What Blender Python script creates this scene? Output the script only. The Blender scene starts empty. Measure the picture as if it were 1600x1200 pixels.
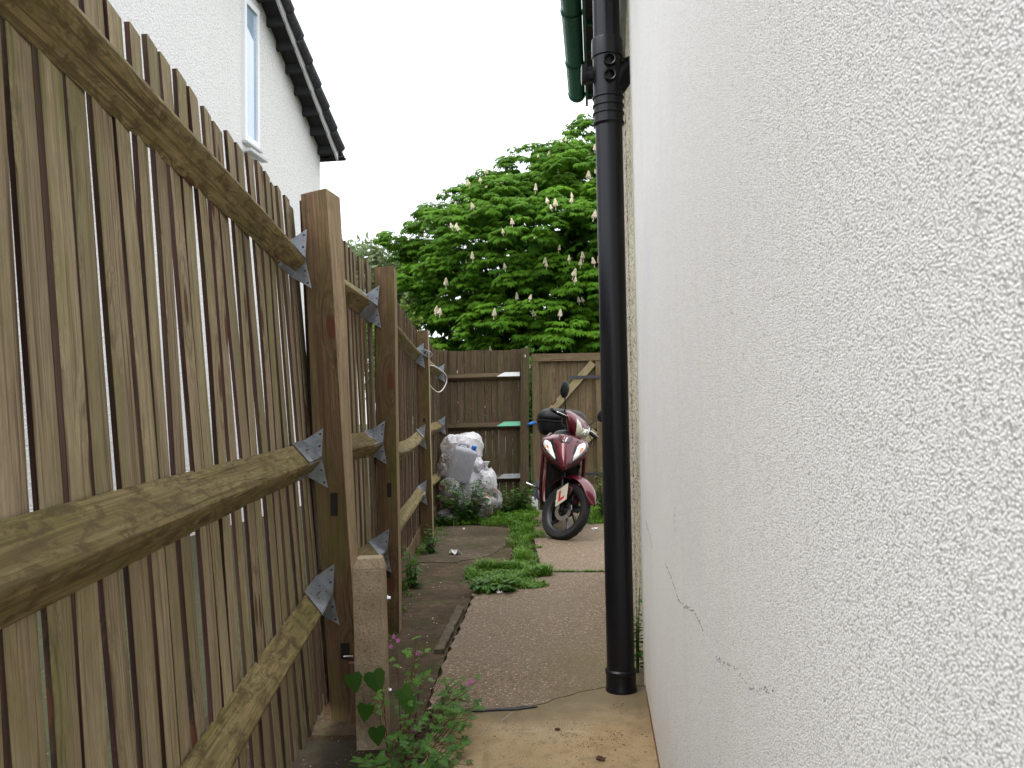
import bpy, math, random
from mathutils import Vector, Matrix, noise as mn
random.seed(7)
S = bpy.context.scene
R = math.radians

# ---------------------------------------------------------------- camera
cam = bpy.data.cameras.new('camera'); co = bpy.data.objects.new('camera', cam)
S.collection.objects.link(co); S.camera = co
pt, rho = R(2.38), .017
F = Vector((0, math.cos(pt), math.sin(pt))); U0 = Vector((0, -math.sin(pt), math.cos(pt))); R0 = Vector((1, 0, 0))
Rv = math.cos(rho)*R0 - math.sin(rho)*U0; Uv = math.sin(rho)*R0 + math.cos(rho)*U0
m = Matrix((Rv, Uv, -F)).transposed().to_4x4(); m.translation = (0, 0, 1.1)
co.matrix_world = m
cam.sensor_width = 36; cam.lens = 29.25; cam.clip_start = .02; cam.clip_end = 600
cam.dof.use_dof = True; cam.dof.focus_distance = 4.0; cam.dof.aperture_fstop = 26

# ---------------------------------------------------------------- world and sun: bright overcast day
SUN_EL, SUN_AZ = R(55), R(238)          # azimuth clockwise from +Y (the sun is behind and to the left)
w = bpy.data.worlds.new('World'); S.world = w; w.use_nodes = True
nt = w.node_tree; nt.nodes.clear()
def wn(t): return nt.nodes.new(t)
out = wn('ShaderNodeOutputWorld'); sky = wn('ShaderNodeTexSky'); sky.sky_type = 'NISHITA'
sky.sun_disc = False; sky.sun_elevation = SUN_EL; sky.sun_rotation = SUN_AZ
b1 = wn('ShaderNodeBackground'); b1.inputs[1].default_value = .05
b2 = wn('ShaderNodeBackground'); b2.inputs[1].default_value = 1.0
tc = wn('ShaderNodeTexCoord'); sx = wn('ShaderNodeSeparateXYZ'); ramp = wn('ShaderNodeMapRange')
ramp.inputs[1].default_value = 0; ramp.inputs[2].default_value = 1; ramp.inputs[3].default_value = .74; ramp.inputs[4].default_value = 2.7
nz = wn('ShaderNodeTexNoise'); nz.inputs['Scale'].default_value = 2.2; nz.inputs['Detail'].default_value = 5
mr = wn('ShaderNodeMapRange'); mr.inputs[1].default_value = .3; mr.inputs[2].default_value = .7; mr.inputs[3].default_value = .9; mr.inputs[4].default_value = 1.08
mul = wn('ShaderNodeMath'); mul.operation = 'MULTIPLY'
vm = wn('ShaderNodeVectorMath'); vm.operation = 'SCALE'; vm.inputs[0].default_value = (.972, .985, .995)
add = wn('ShaderNodeAddShader')
L = nt.links.new
L(tc.outputs['Generated'], sx.inputs[0]); L(sx.outputs['Z'], ramp.inputs[0]); L(tc.outputs['Generated'], nz.inputs['Vector'])
L(nz.outputs[0], mr.inputs[0]); L(ramp.outputs[0], mul.inputs[0]); L(mr.outputs[0], mul.inputs[1]); L(mul.outputs[0], vm.inputs['Scale'])
L(vm.outputs[0], b2.inputs[0]); L(sky.outputs[0], b1.inputs[0]); L(b1.outputs[0], add.inputs[0]); L(b2.outputs[0], add.inputs[1]); L(add.outputs[0], out.inputs[0])
sl = bpy.data.lights.new('sun', 'SUN'); so = bpy.data.objects.new('sun', sl); S.collection.objects.link(so)
sl.energy = 1.1; sl.angle = R(25); sl.color = (1, .96, .9)
d = Vector((math.sin(SUN_AZ)*math.cos(SUN_EL), math.cos(SUN_AZ)*math.cos(SUN_EL), math.sin(SUN_EL)))
so.rotation_euler = d.to_track_quat('Z', 'Y').to_euler()
S.view_settings.view_transform = 'Standard'; S.view_settings.look = 'None'; S.view_settings.exposure = .38; S.view_settings.gamma = 1
S.render.engine = 'CYCLES'
S.cycles.max_bounces = 6; S.cycles.diffuse_bounces = 4; S.cycles.transparent_max_bounces = 8

# ---------------------------------------------------------------- material builder
class N:
    def __init__(s, name, rough=.8, metal=0, spec=.5):
        s.m = bpy.data.materials.new(name); s.m.use_nodes = True; s.t = s.m.node_tree
        s.b = s.t.nodes['Principled BSDF']; s.b.inputs['Roughness'].default_value = rough
        s.b.inputs['Metallic'].default_value = metal; s.b.inputs['Specular IOR Level'].default_value = spec
        s._o = None
    def n(s, t, **k):
        x = s.t.nodes.new('ShaderNode'+t)
        for a, v in k.items():
            if a[0] == '_': setattr(x, a[1:], v)
            else: s.set(x.inputs[int(a[1:])] if a[0] == 'i' and a[1:].isdigit() else x.inputs[a.replace('_', ' ')], v)
        return x
    def set(s, inp, v):
        if isinstance(v, bpy.types.NodeSocket): s.t.links.new(v, inp)
        else:
            if isinstance(v, tuple) and len(v) == 3 and inp.type == 'RGBA': v = v+(1,)
            inp.default_value = v
    def attr(s, name, o='Vector'): return s.n('Attribute', _attribute_name=name).outputs[o]
    def obj(s): return s.n('TexCoord').outputs['Object']
    def scale(s, v, sc, loc=(0, 0, 0)): return s.n('Mapping', i0=v, i1=loc, i3=sc).outputs[0]
    def noise(s, v, sc, det=4, rough=.6, dist=0): return s.n('TexNoise', Vector=v, Scale=sc, Detail=det, Roughness=rough, Distortion=dist).outputs[0]
    def vor(s, v, sc, feat='F1', o=0, rnd=1): return s.n('TexVoronoi', _feature=feat, Vector=v, Scale=sc, Randomness=rnd).outputs[o]
    def mr(s, v, a, b, c=0, d=1): return s.n('MapRange', i0=v, i1=a, i2=b, i3=c, i4=d).outputs[0]
    def ma(s, op, a, b=0.): return s.n('Math', _operation=op, i0=a, i1=b).outputs[0]
    def mix(s, f, a, b, mode='MIX'):
        x = s.n('Mix', _data_type='RGBA', _blend_type=mode); s.set(x.inputs[0], f); s.set(x.inputs[6], a); s.set(x.inputs[7], b); return x.outputs[2]
    def ramp(s, v, *st):
        x = s.n('ValToRGB', i0=v); e = x.color_ramp.elements
        while len(e) < len(st): e.new(.5)
        for q, (p, c) in zip(e, st): q.position = p; q.color = tuple(c)+(1,)
        return x.outputs[0]
    def col(s, v): s.set(s.b.inputs['Base Color'], v); return s
    def bump(s, h, st=.5, dist=.002): s.set(s.b.inputs['Normal'], s.n('Bump', Strength=st, Distance=dist, Height=h).outputs[0]); return s

def simple(name, c, rough=.6, metal=0, var=.12, sc=30, **k):
    x = N(name, rough, metal); v = x.noise(x.obj(), sc, 4)
    x.col(x.mix(x.mr(v, .3, .7), tuple(a*(1-var) for a in c), tuple(min(1, a*(1+var)) for a in c)))
    x.set(x.b.inputs['Roughness'], x.mr(v, .3, .7, max(.02, rough*.85), min(1, rough*1.15)))
    for a, b in k.items(): x.set(x.b.inputs[a.replace('_', ' ')], b)
    return x.m

def wood(name, c0, c1, cd, green, gamt, knot=(.10, .035, .018), rough=.85, mott=.3, kn=1.0, bs=.6):
    x = N(name, rough, 0, .25); wc = x.attr('wc'); rn = x.attr('rnd', 'Fac')
    off = x.n('Combine'+'XYZ', i0=x.ma('MULTIPLY', rn, 37.), i1=x.ma('MULTIPLY', rn, 11.), i2=x.ma('MULTIPLY', rn, 91.)).outputs[0]
    v = x.n('VectorMath', _operation='ADD', i0=wc, i1=off).outputs[0]
    # knots bend the grain round themselves
    sv = x.n('SeparateXYZ', i0=v); kc = x.n('CombineXYZ', i0=x.ma('MULTIPLY', x.ma('ADD', sv.outputs[0], sv.outputs[1]), 6.), i1=x.ma('MULTIPLY', sv.outputs[2], 1.9), i2=0.).outputs[0]
    vk = x.n('TexVoronoi', _feature='F1', _voronoi_dimensions='2D', Vector=kc, Scale=1.)
    kv = x.ma('ADD', vk.outputs[0], x.ma('MULTIPLY', x.mr(x.n('SeparateXYZ', i0=vk.outputs[1]).outputs[0], .40, .42, 0, 1), 1.))
    ks = x.mr(kv, .0, .30*kn, 1, 0)
    warp = x.ma('MULTIPLY', ks, .035)
    vv = x.n('VectorMath', _operation='ADD', i0=v, i1=x.n('CombineXYZ', i0=warp, i1=warp, i2=0.).outputs[0]).outputs[0]
    g1 = x.noise(x.scale(vv, (42, 42, .9)), 1.0, 3, .6, .8)
    g2 = x.noise(x.scale(vv, (380, 380, 7)), 1.0, 4, .75)
    bl = x.noise(x.scale(v, (9, 9, 1.6)), 1.0, 4, .6)
    c = x.ramp(g1, (.30, cd), (.40, c0), (.50, c1), (.56, c0), (.62, c1), (.70, cd))
    c = x.mix(x.mr(g2, .42, .62, .0, .62), c, tuple(a*.38 for a in c0))
    g3 = x.noise(x.scale(vv, (110, 110, 2.2)), 1.0, 2, .6)
    c = x.mix(x.mr(g3, .56, .66, .0, .75), c, tuple(a*.9 for a in cd))
    c = x.mix(x.mr(bl, .35, .7, 0, .7), c, tuple(a*.72 for a in c0))
    tone = x.mr(x.n('TexWhiteNoise', _noise_dimensions='1D', W=rn).outputs[0], 0, 1, .84, 1.12)
    c = x.mix(1., c, x.n('CombineXYZ', i0=tone, i1=x.ma('MULTIPLY', tone, x.mr(x.n('TexWhiteNoise', _noise_dimensions='1D', W=x.ma('ADD', rn, 5.)).outputs[0], 0, 1, .95, 1.03)), i2=tone).outputs[0], 'MULTIPLY')
    gm = x.noise(x.scale(v, (14, 14, 2.2)), 1.0, 4, .65)
    c = x.mix(x.mr(gm, .47, .72, 0, gamt), c, green)
    if mott: c = x.mix(x.mr(x.noise(x.scale(v, (30, 30, 13)), 1., 6, .72, .6), .47, .60, 0, mott), c, tuple(a*.42 for a in c0))
    c = x.mix(x.mr(x.ma('ADD', kv, x.ma('MULTIPLY', x.ma('SUBTRACT', g1, .5), .08)), .055*kn, .085*kn, .9, 0), c, knot)
    c = x.mix(x.mr(x.ma('ABSOLUTE', x.ma('SUBTRACT', kv, .17*kn)), 0, .035, .45, 0), c, tuple(a*.8 for a in cd))
    x.col(c)
    # drying cracks along the grain
    cr = x.vor(x.scale(vv, (26, 26, .8)), 1., 'DISTANCE_TO_EDGE')
    crm = x.mr(x.noise(x.scale(v, (5, 5, 1.)), 1.), .5, .6)
    h = x.ma('ADD', x.ma('MULTIPLY', g2, .6), x.ma('MULTIPLY', g1, .8))
    h = x.ma('SUBTRACT', h, x.ma('MULTIPLY', x.ma('MULTIPLY', x.mr(cr, 0, .012, 1, 0), crm), 2.5))
    x.bump(h, bs, .0015)
    return x.m

M = {}
M['board'] = wood('fence board wood', (.365, .29, .175), (.54, .44, .28), (.105, .066, .034), (.20, .20, .060), .75, mott=.25, kn=1.3, bs=.9)
M['edge'] = wood('fence board sawn edge with gap shade', (.052, .024, .019), (.078, .040, .030), (.024, .012, .009), (.08, .08, .03), .3, mott=0)  # stained sawn edge, colour deepened to carry shade between the boards
M['rail'] = wood('mossy arris rail wood', (.23, .172, .072), (.40, .31, .15), (.06, .038, .016), (.125, .115, .028), .9, mott=.95, kn=1.0, bs=1.)
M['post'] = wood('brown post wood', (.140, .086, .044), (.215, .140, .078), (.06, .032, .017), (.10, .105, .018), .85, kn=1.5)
M['postpale'] = wood('pale post side', (.40, .30, .18), (.52, .40, .26), (.20, .135, .08), (.2, .19, .08), .3)  # paler wood on the alley-facing side of the posts
M['back'] = wood('back fence wood', (.105, .070, .042), (.175, .124, .080), (.036, .022, .013), (.07, .072, .018), .75)
M['gate'] = wood('gate wood', (.175, .120, .066), (.26, .19, .112), (.07, .042, .022), (.11, .11, .04), .45)
M['palewood'] = wood('pale yellow timber', (.42, .37, .21), (.5, .45, .28), (.25, .2, .1), (.3, .32, .12), .4)

def mk_galv():
    x = N('galvanised steel', .45, .75); o = x.obj()
    v = x.vor(o, 90, o=1); n = x.noise(o, 25)
    x.col(x.mix(x.mr(n, .35, .65), x.mix(.12, (.23, .26, .30), v), (.38, .41, .45)))
    x.set(x.b.inputs['Roughness'], x.mr(n, .3, .7, .38, .6)); x.bump(x.noise(o, 200), .15, .0005); return x.m
M['galv'] = mk_galv()
M['dullzinc'] = simple('dull weathered zinc', (.26, .27, .27), .7, .3, var=.3)
M['screw'] = simple('dark nail head', (.09, .09, .1), .5, .8)
M['slot_shade'] = simple('painted slot shade', (.012, .008, .006), .95)  # near-black colour stands in for the shade inside post slots

def mk_concpost():
    x = N('rough concrete', .92, 0, .2); o = x.obj()
    n = x.noise(o, 9, 5); f = x.noise(o, 140, 5, .75)
    c = x.ramp(n, (.3, (.30, .23, .15)), (.5, (.42, .33, .225)), (.7, (.52, .43, .31)))
    c = x.mix(x.mr(f, .38, .58, .45, 0), c, (.12, .09, .06))
    c = x.mix(x.mr(x.vor(o, 60), .06, .14, 1, 0), c, (.035, .025, .02))
    x.col(c); x.bump(x.ma('ADD', f, x.mr(x.vor(o, 70), .05, .3)), .8, .004); return x.m
M['concrete_post'] = mk_concpost()

def mk_render(name, base, dark, sc, amt, bd, grime=(.55, .50, .40), grnd=False):
    x = N(name, .93, 0, .15); o = x.obj()
    a = x.noise(o, sc, 3, .65); b = x.noise(o, sc*.42, 3, .6); big = x.noise(o, 1.3, 5, .6); v = x.vor(o, sc*.62)
    h = x.ma('ADD', x.ma('MULTIPLY', a, .75), x.ma('ADD', x.ma('MULTIPLY', b, .7), x.ma('MULTIPLY', x.mr(v, .1, .65, 1, 0), .7)))
    c = x.mix(x.mr(h, .66, .88, amt, 0), base, dark)
    c = x.mix(x.mr(x.noise(o, sc*1.9, 2, .5), .36, .46, .35, 0), c, dark)
    c = x.mix(x.mr(big, .42, .72, 0, .35), c, tuple(p*q for p, q in zip(base, (.86, .85, .84))))
    st = x.noise(x.scale(o, (9, 9, .55)), 1., 4, .6)
    c = x.mix(x.mr(st, .56, .8, 0, .30), c, grime)
    if grnd:
        sp = x.n('SeparateXYZ', i0=o); z = x.ma('ADD', sp.outputs[2], x.ma('MULTIPLY', x.noise(o, 3., 5), .35))
        c = x.mix(x.mr(z, .12, .55, .55, 0), c, (.50, .45, .35))
        c = x.mix(x.ma('MULTIPLY', x.mr(x.noise(x.scale(o, (7, 7, .8)), 1., 5, .65), .46, .7), x.mr(sp.outputs[1], .55, 1.3, 0, .55)), c, (.56, .53, .43))
        c = x.mix(x.mr(x.noise(o, 2.1, 5, .6), .48, .70, 0, .38), c, (.60, .60, .63))
        c = x.mix(x.mr(x.vor(o, 26), .035, .055, .6, 0), c, (.22, .19, .15))
    x.col(c); x.bump(h, .9, bd); return x
M['render'] = mk_render('new white roughcast render', (.86, .855, .84), (.26, .24, .22), 860, .8, .0012, grnd=True).m
M['house_render'] = mk_render('house pebble render', (.78, .77, .75), (.45, .42, .40), 70, .40, .006, (.66, .65, .62)).m
def mk_dash(name, base, spot):
    x = N(name, .93, 0, .15); o = x.obj()
    q = x.scale(o, (1, .22, 1)); v = x.vor(q, 120); vc = x.vor(q, 120, o=1); n = x.noise(q, 60, 4)
    c = x.mix(x.mr(x.n('SeparateXYZ', i0=vc).outputs[0], .25, .4, 1, 0), base, spot)
    c = x.mix(x.mr(n, .45, .65, 0, .6), c, tuple(a*.6 for a in base))
    c = x.mix(x.mr(x.noise(x.scale(o, (3, 3, 1.2)), 1., 4), .5, .7, 0, .5), c, (.22, .20, .14))
    x.col(c); x.bump(x.mr(v, 0, .6, 1, 0), 1., .006); return x.m
M['dash'] = mk_dash('old speckled pebbledash', (.60, .55, .47), (.13, .10, .08))
M['dash2'] = mk_dash('yellowed render edge', (.60, .56, .42), (.16, .14, .09))
M['plinth'] = simple('red brown painted plinth', (.20, .075, .035), .8, var=.3)
M['crack'] = simple('dirty hairline crack', (.30, .29, .28), .95, var=.5, sc=200)
M['upvc'] = simple('white upvc', (.80, .81, .82), .35, var=.04)
M['upvcg'] = simple('aged grey white plastic', (.50, .51, .50), .4, var=.08)
def mk_bp(name, c, r, dust=.08, spec=.35):
    x = N(name, r, 0, spec); o = x.obj(); n = x.noise(x.scale(o, (30, 30, 3)), 1., 5); f = x.vor(o, 160)
    cc = x.mix(x.mr(n, .45, .75, 0, dust), c, (.28, .27, .25)); cc = x.mix(x.mr(f, .02, .05, .18, 0), cc, (.22, .20, .18))
    x.col(cc); x.set(x.b.inputs['Roughness'], x.mr(n, .3, .7, r*.8, r*1.4)); return x.m
M['blackpipe'] = mk_bp('black plastic pipe', (.005, .0055, .008), .30, .015)
M['darktile'] = mk_bp('dark roof tile', (.035, .038, .045), .6, .3)
M['soffit'] = simple('dark soffit timber', (.02, .02, .022), .8)  # near-black base colour for soffits and rafter ends
M['green'] = mk_bp('dark green gutter plastic', (.006, .10, .062), .42, .15)
M['greenpaint'] = simple('green painted bracket', (.12, .42, .26), .6)
def glassy(name, c, r=.05, metal=.0):
    x = N(name, r, metal, .8); n = x.noise(x.obj(), 1.2, 2); x.col(x.mix(x.mr(n, .3, .7), c, tuple(a*1.15 for a in c))); x.set(x.b.inputs['Coat Weight'], 1.); return x.m
M['pane'] = glassy('window pane', (.30, .40, .50))

def mk_path():
    x = N('exposed aggregate concrete', .85, 0, .3); o = x.obj()
    big = x.noise(o, 1.6, 5, .6); v = x.vor(o, 105); vc = x.n('SeparateXYZ', i0=x.vor(o, 105, o=1)); v2 = x.n('SeparateXYZ', i0=x.vor(o, 48, o=1)); d2 = x.vor(o, 48)
    fn = x.noise(o, 300, 3, .7)
    c = x.ramp(vc.outputs[0], (0, (.10, .062, .032)), (.35, (.245, .172, .096)), (.6, (.35, .26, .155)), (.85, (.42, .25, .155)), (1, (.70, .60, .44)))
    c = x.mix(x.mr(v, .28, .5, 0, .75), c, (.16, .122, .085))
    c = x.mix(x.ma('MULTIPLY', x.mr(v2.outputs[1], .86, .88), x.mr(d2, .18, .26, 1, 0)), c, (.56, .52, .44))
    c = x.mix(x.mr(fn, .4, .65, .35, 0), c, (.08, .06, .045))
    c = x.mix(x.mr(big, .40, .66, 0, .65), c, x.mix(.5, c, (.14, .10, .065)))
    al = x.ma('MULTIPLY', x.mr(x.n('SeparateXYZ', i0=o).outputs[0], -.02, .33), x.mr(x.n('SeparateXYZ', i0=o).outputs[1], 3.7, 4.4, 1, 0))
    c = x.mix(x.ma('MULTIPLY', al, x.mr(x.noise(o, 3.5, 4), .35, .6, .3, .9)), c, (.155, .125, .055))
    x.col(c); x.bump(x.ma('ADD', x.mr(v, 0, .5, 1, 0), fn), .7, .004)
    x.set(x.b.inputs['Roughness'], x.mr(big, .3, .7, .9, .6)); return x.m
M['path'] = mk_path()
def mk_slab():
    x = N('yellow stained concrete', .85, 0, .3); o = x.obj()
    big = x.noise(o, 2.6, 6, .65); mid = x.noise(o, 13, 5, .7); fn = x.noise(o, 220, 4, .75)
    c = x.ramp(big, (.3, (.26, .18, .085)), (.5, (.38, .275, .145)), (.7, (.46, .36, .225)))
    c = x.mix(x.mr(mid, .50, .74, 0, .75), c, (.145, .098, .045))
    c = x.mix(x.mr(fn, .38, .58, .55, 0), c, (.13, .09, .05))
    sp = x.vor(o, 75); sm = x.noise(o, 4.5, 3)
    c = x.mix(x.ma('MULTIPLY', x.mr(sp, .12, .2, 1, 0), x.mr(sm, .50, .60)), c, (.05, .032, .02))
    sp2 = x.vor(o, 30); c = x.mix(x.ma('MULTIPLY', x.mr(sp2, .10, .16, 1, 0), x.mr(x.noise(o, 7, 2), .52, .58)), c, (.035, .022, .016))
    oy = x.n('SeparateXYZ', i0=o).outputs[1]
    c = x.mix(x.ma('MULTIPLY', x.mr(x.ma('ADD', oy, x.ma('MULTIPLY', x.noise(o, 5, 4), .5)), 3.20, 3.48), .85), c, (.155, .12, .07))
    c = x.mix(x.mr(x.noise(x.scale(o, (14, 3, 1)), 1., 5, .6), .56, .70, 0, .5), c, (.16, .105, .05))
    x.col(c); x.bump(x.ma('ADD', fn, mid), .5, .004); return x.m
M['slab'] = mk_slab()
def mk_dirt(name, c0, c1, c2, moss):
    x = N(name, .93, 0, .2); o = x.obj()
    big = x.noise(o, 2.4, 6, .65); mid = x.noise(o, 16, 6, .7); fn = x.noise(o, 180, 4, .75); v = x.vor(o, 85); vc = x.n('SeparateXYZ', i0=x.vor(o, 85, o=1))
    c = x.ramp(big, (.3, c0), (.5, c1), (.72, c2)); c = x.mix(x.mr(mid, .45, .62, 0, .8), c, c0); c = x.mix(x.mr(fn, .4, .6, .6, 0), c, tuple(a*.4 for a in c0))
    c = x.mix(x.mr(x.noise(x.scale(o, (1, 1, 1), (3, 5, 0)), 4., 5, .7), .48, .62, 0, moss), c, (.052, .062, .016))
    c = x.mix(x.ma('MULTIPLY', x.mr(vc.outputs[0], .93, .95), x.mr(v, .15, .25, 1, 0)), c, (.38, .32, .25))
    x.col(c); x.bump(x.ma('ADD', fn, x.ma('MULTIPLY', mid, 2.)), .8, .007); return x.m
M['dirt'] = mk_dirt('dirty mossy slab', (.06, .038, .022), (.125, .086, .052), (.20, .145, .09), .5)
M['paledirt'] = mk_dirt('worn pale slab', (.07, .05, .032), (.14, .104, .068), (.22, .17, .12), .45)
M['soil'] = mk_dirt('dark soil', (.03, .022, .013), (.055, .04, .024), (.08, .06, .035), .5)
M['kerb'] = mk_dirt('kerb concrete', (.12, .09, .06), (.19, .155, .11), (.24, .2, .15), .15)
M['tar'] = simple('black tar joint', (.018, .017, .02), .7)
M['lawn'] = mk_dirt('rough garden ground', (.05, .05, .025), (.075, .075, .04), (.10, .095, .055), .4)

def leafm(name, c0, c1, rough=.5, trans=.18, spec=.2):
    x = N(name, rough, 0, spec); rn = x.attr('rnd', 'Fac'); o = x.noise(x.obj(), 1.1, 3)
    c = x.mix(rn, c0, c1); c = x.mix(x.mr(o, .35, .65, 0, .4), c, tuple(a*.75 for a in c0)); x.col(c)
    x.set(x.b.inputs['Subsurface Weight'], 0.)
    tr = x.n('BsdfTranslucent', Color=x.mix(.5, c, tuple(min(1, a*1.6) for a in c1))).outputs[0]
    ms = x.n('MixShader', i0=trans); x.t.links.new(x.b.outputs[0], ms.inputs[1]); x.t.links.new(tr, ms.inputs[2])
    x.t.links.new(ms.outputs[0], x.t.nodes['Material Output'].inputs[0]); return x.m
M['chestnut'] = leafm('horse chestnut leaf', (.018, .064, .004), (.100, .220, .014), .6, .16, .06)
M['willow'] = leafm('grey green willow leaf', (.12, .17, .07), (.22, .28, .13), .6)
M['shrub'] = leafm('yellow green shrub leaf', (.07, .13, .02), (.15, .22, .04), .55)
M['weed'] = leafm('weed leaf', (.03, .095, .010), (.085, .20, .026), .5)
M['herb'] = leafm('herb robert leaf', (.030, .10, .012), (.12, .27, .035), .5)
M['grass'] = leafm('grass blade', (.06, .15, .012), (.17, .33, .03), .5)
M['petal'] = leafm('pink petal', (.50, .10, .38), (.62, .18, .48), .6)
M['blossom'] = leafm('cream blossom', (.80, .68, .50), (.90, .84, .68), .7)
M['stem'] = simple('reddish stem', (.13, .045, .03), .6)
M['gstem'] = simple('green stem', (.06, .12, .025), .6)
M['bark'] = simple('dark bark', (.045, .033, .024), .95, var=.4, sc=14)

# scooter
def mk_red():
    x = N('metallic dark red paint', .35, .35, .4); o = x.obj(); f = x.vor(o, 900, o=1)
    x.col(x.mix(.15, (.22, .004, .022), f) if False else x.mix(x.mr(x.noise(o, 5, 3), .3, .7), (.075, .0014, .008), (.115, .002, .012)))
    x.set(x.b.inputs['Coat Weight'], .7); x.set(x.b.inputs['Coat Roughness'], .08); return x.m
M['red'] = mk_red()
M['blk'] = mk_bp('black scooter plastic', (.007, .007, .008), .42, .05, .25)
M['blkgloss'] = mk_bp('gloss black plastic', (.01, .01, .012), .15, .05)
M['seat'] = simple('black seat vinyl', (.006, .006, .007), .5)
M['tyre'] = simple('tyre rubber', (.013, .012, .012), .85, var=.25, sc=40)
M['rim'] = simple('dark alloy rim', (.035, .035, .038), .4, .6)
M['steel'] = simple('polished steel', (.55, .55, .57), .25, 1.)
M['exhaust'] = simple('grey exhaust guard', (.16, .17, .20), .4, .6)
M['chromeref'] = simple('headlight reflector', (.62, .62, .60), .18, .8)
def mk_lens(name, c, r=.06):
    x = N(name, r, 0, .8); x.col(x.mix(x.mr(x.noise(x.scale(x.obj(), (60, 60, 8)), 1.), .3, .7), tuple(a*.7 for a in c), c)); x.set(x.b.inputs['Coat Weight'], 1.); return x.m
M['lens'] = mk_lens('clear lamp lens', (.72, .74, .70)); M['amber'] = mk_lens('amber bulb', (.75, .20, .05)); M['headlens'] = mk_lens('headlamp lens', (.66, .64, .50))
M['plate'] = simple('dirty white plate', (.50, .46, .37), .6, var=.25); M['lred'] = simple('red letter', (.50, .012, .02), .5)
# rubbish
def bagm(name, c, rough, trans, spots=None):
    x = N(name, rough, 0, .5); o = x.obj(); n = x.noise(o, 9, 5, .65); c2 = x.mix(x.mr(n, .35, .65), tuple(a*.82 for a in c), c)
    if spots:
        for i, sp in enumerate(spots):
            v = x.noise(x.scale(o, (1, 1, 1), (i*3.1, i*1.7, i)), 8.5, 2, .4)
            c2 = x.mix(x.mr(v, .56, .62, 0, .8), c2, sp)
    x.col(c2)
    x.bump(x.noise(x.scale(o, (1, 1, .6)), 28., 4, .55, 1.2), .6, .02)
    tr = x.n('BsdfTranslucent', Color=c2).outputs[0]; ms = x.n('MixShader', i0=trans)
    x.t.links.new(x.b.outputs[0], ms.inputs[1]); x.t.links.new(tr, ms.inputs[2]); x.t.links.new(ms.outputs[0], x.t.nodes['Material Output'].inputs[0]); return x.m
M['bagwhite'] = bagm('white bin bag plastic', (.90, .88, .90), .35, .25)
M['bagmixed'] = bagm('clear bag with rubbish inside', (.30, .28, .28), .25, .1, [(.5, .06, .03), (.12, .2, .34), (.66, .63, .58), (.10, .09, .06)])
M['baggrey'] = bagm('grey clear bag', (.20, .19, .19), .22, .15, [(.09, .08, .05), (.38, .36, .36), (.05, .05, .05)])
M['bagorange'] = bagm('clear bag with orange packaging', (.24, .22, .20), .25, .1, [(.62, .12, .03), (.10, .16, .10), (.60, .58, .55)])
M['jug'] = bagm('milky plastic', (.66, .66, .72), .4, .35); M['blue'] = simple('blue plastic', (.02, .16, .55), .4)
M['paper'] = simple('white litter paper', (.72, .70, .68), .8, var=.08); M['cord'] = simple('white cord', (.62, .60, .55), .7)
M['brownleaf'] = simple('dead brown leaf', (.07, .025, .012), .8)

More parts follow.
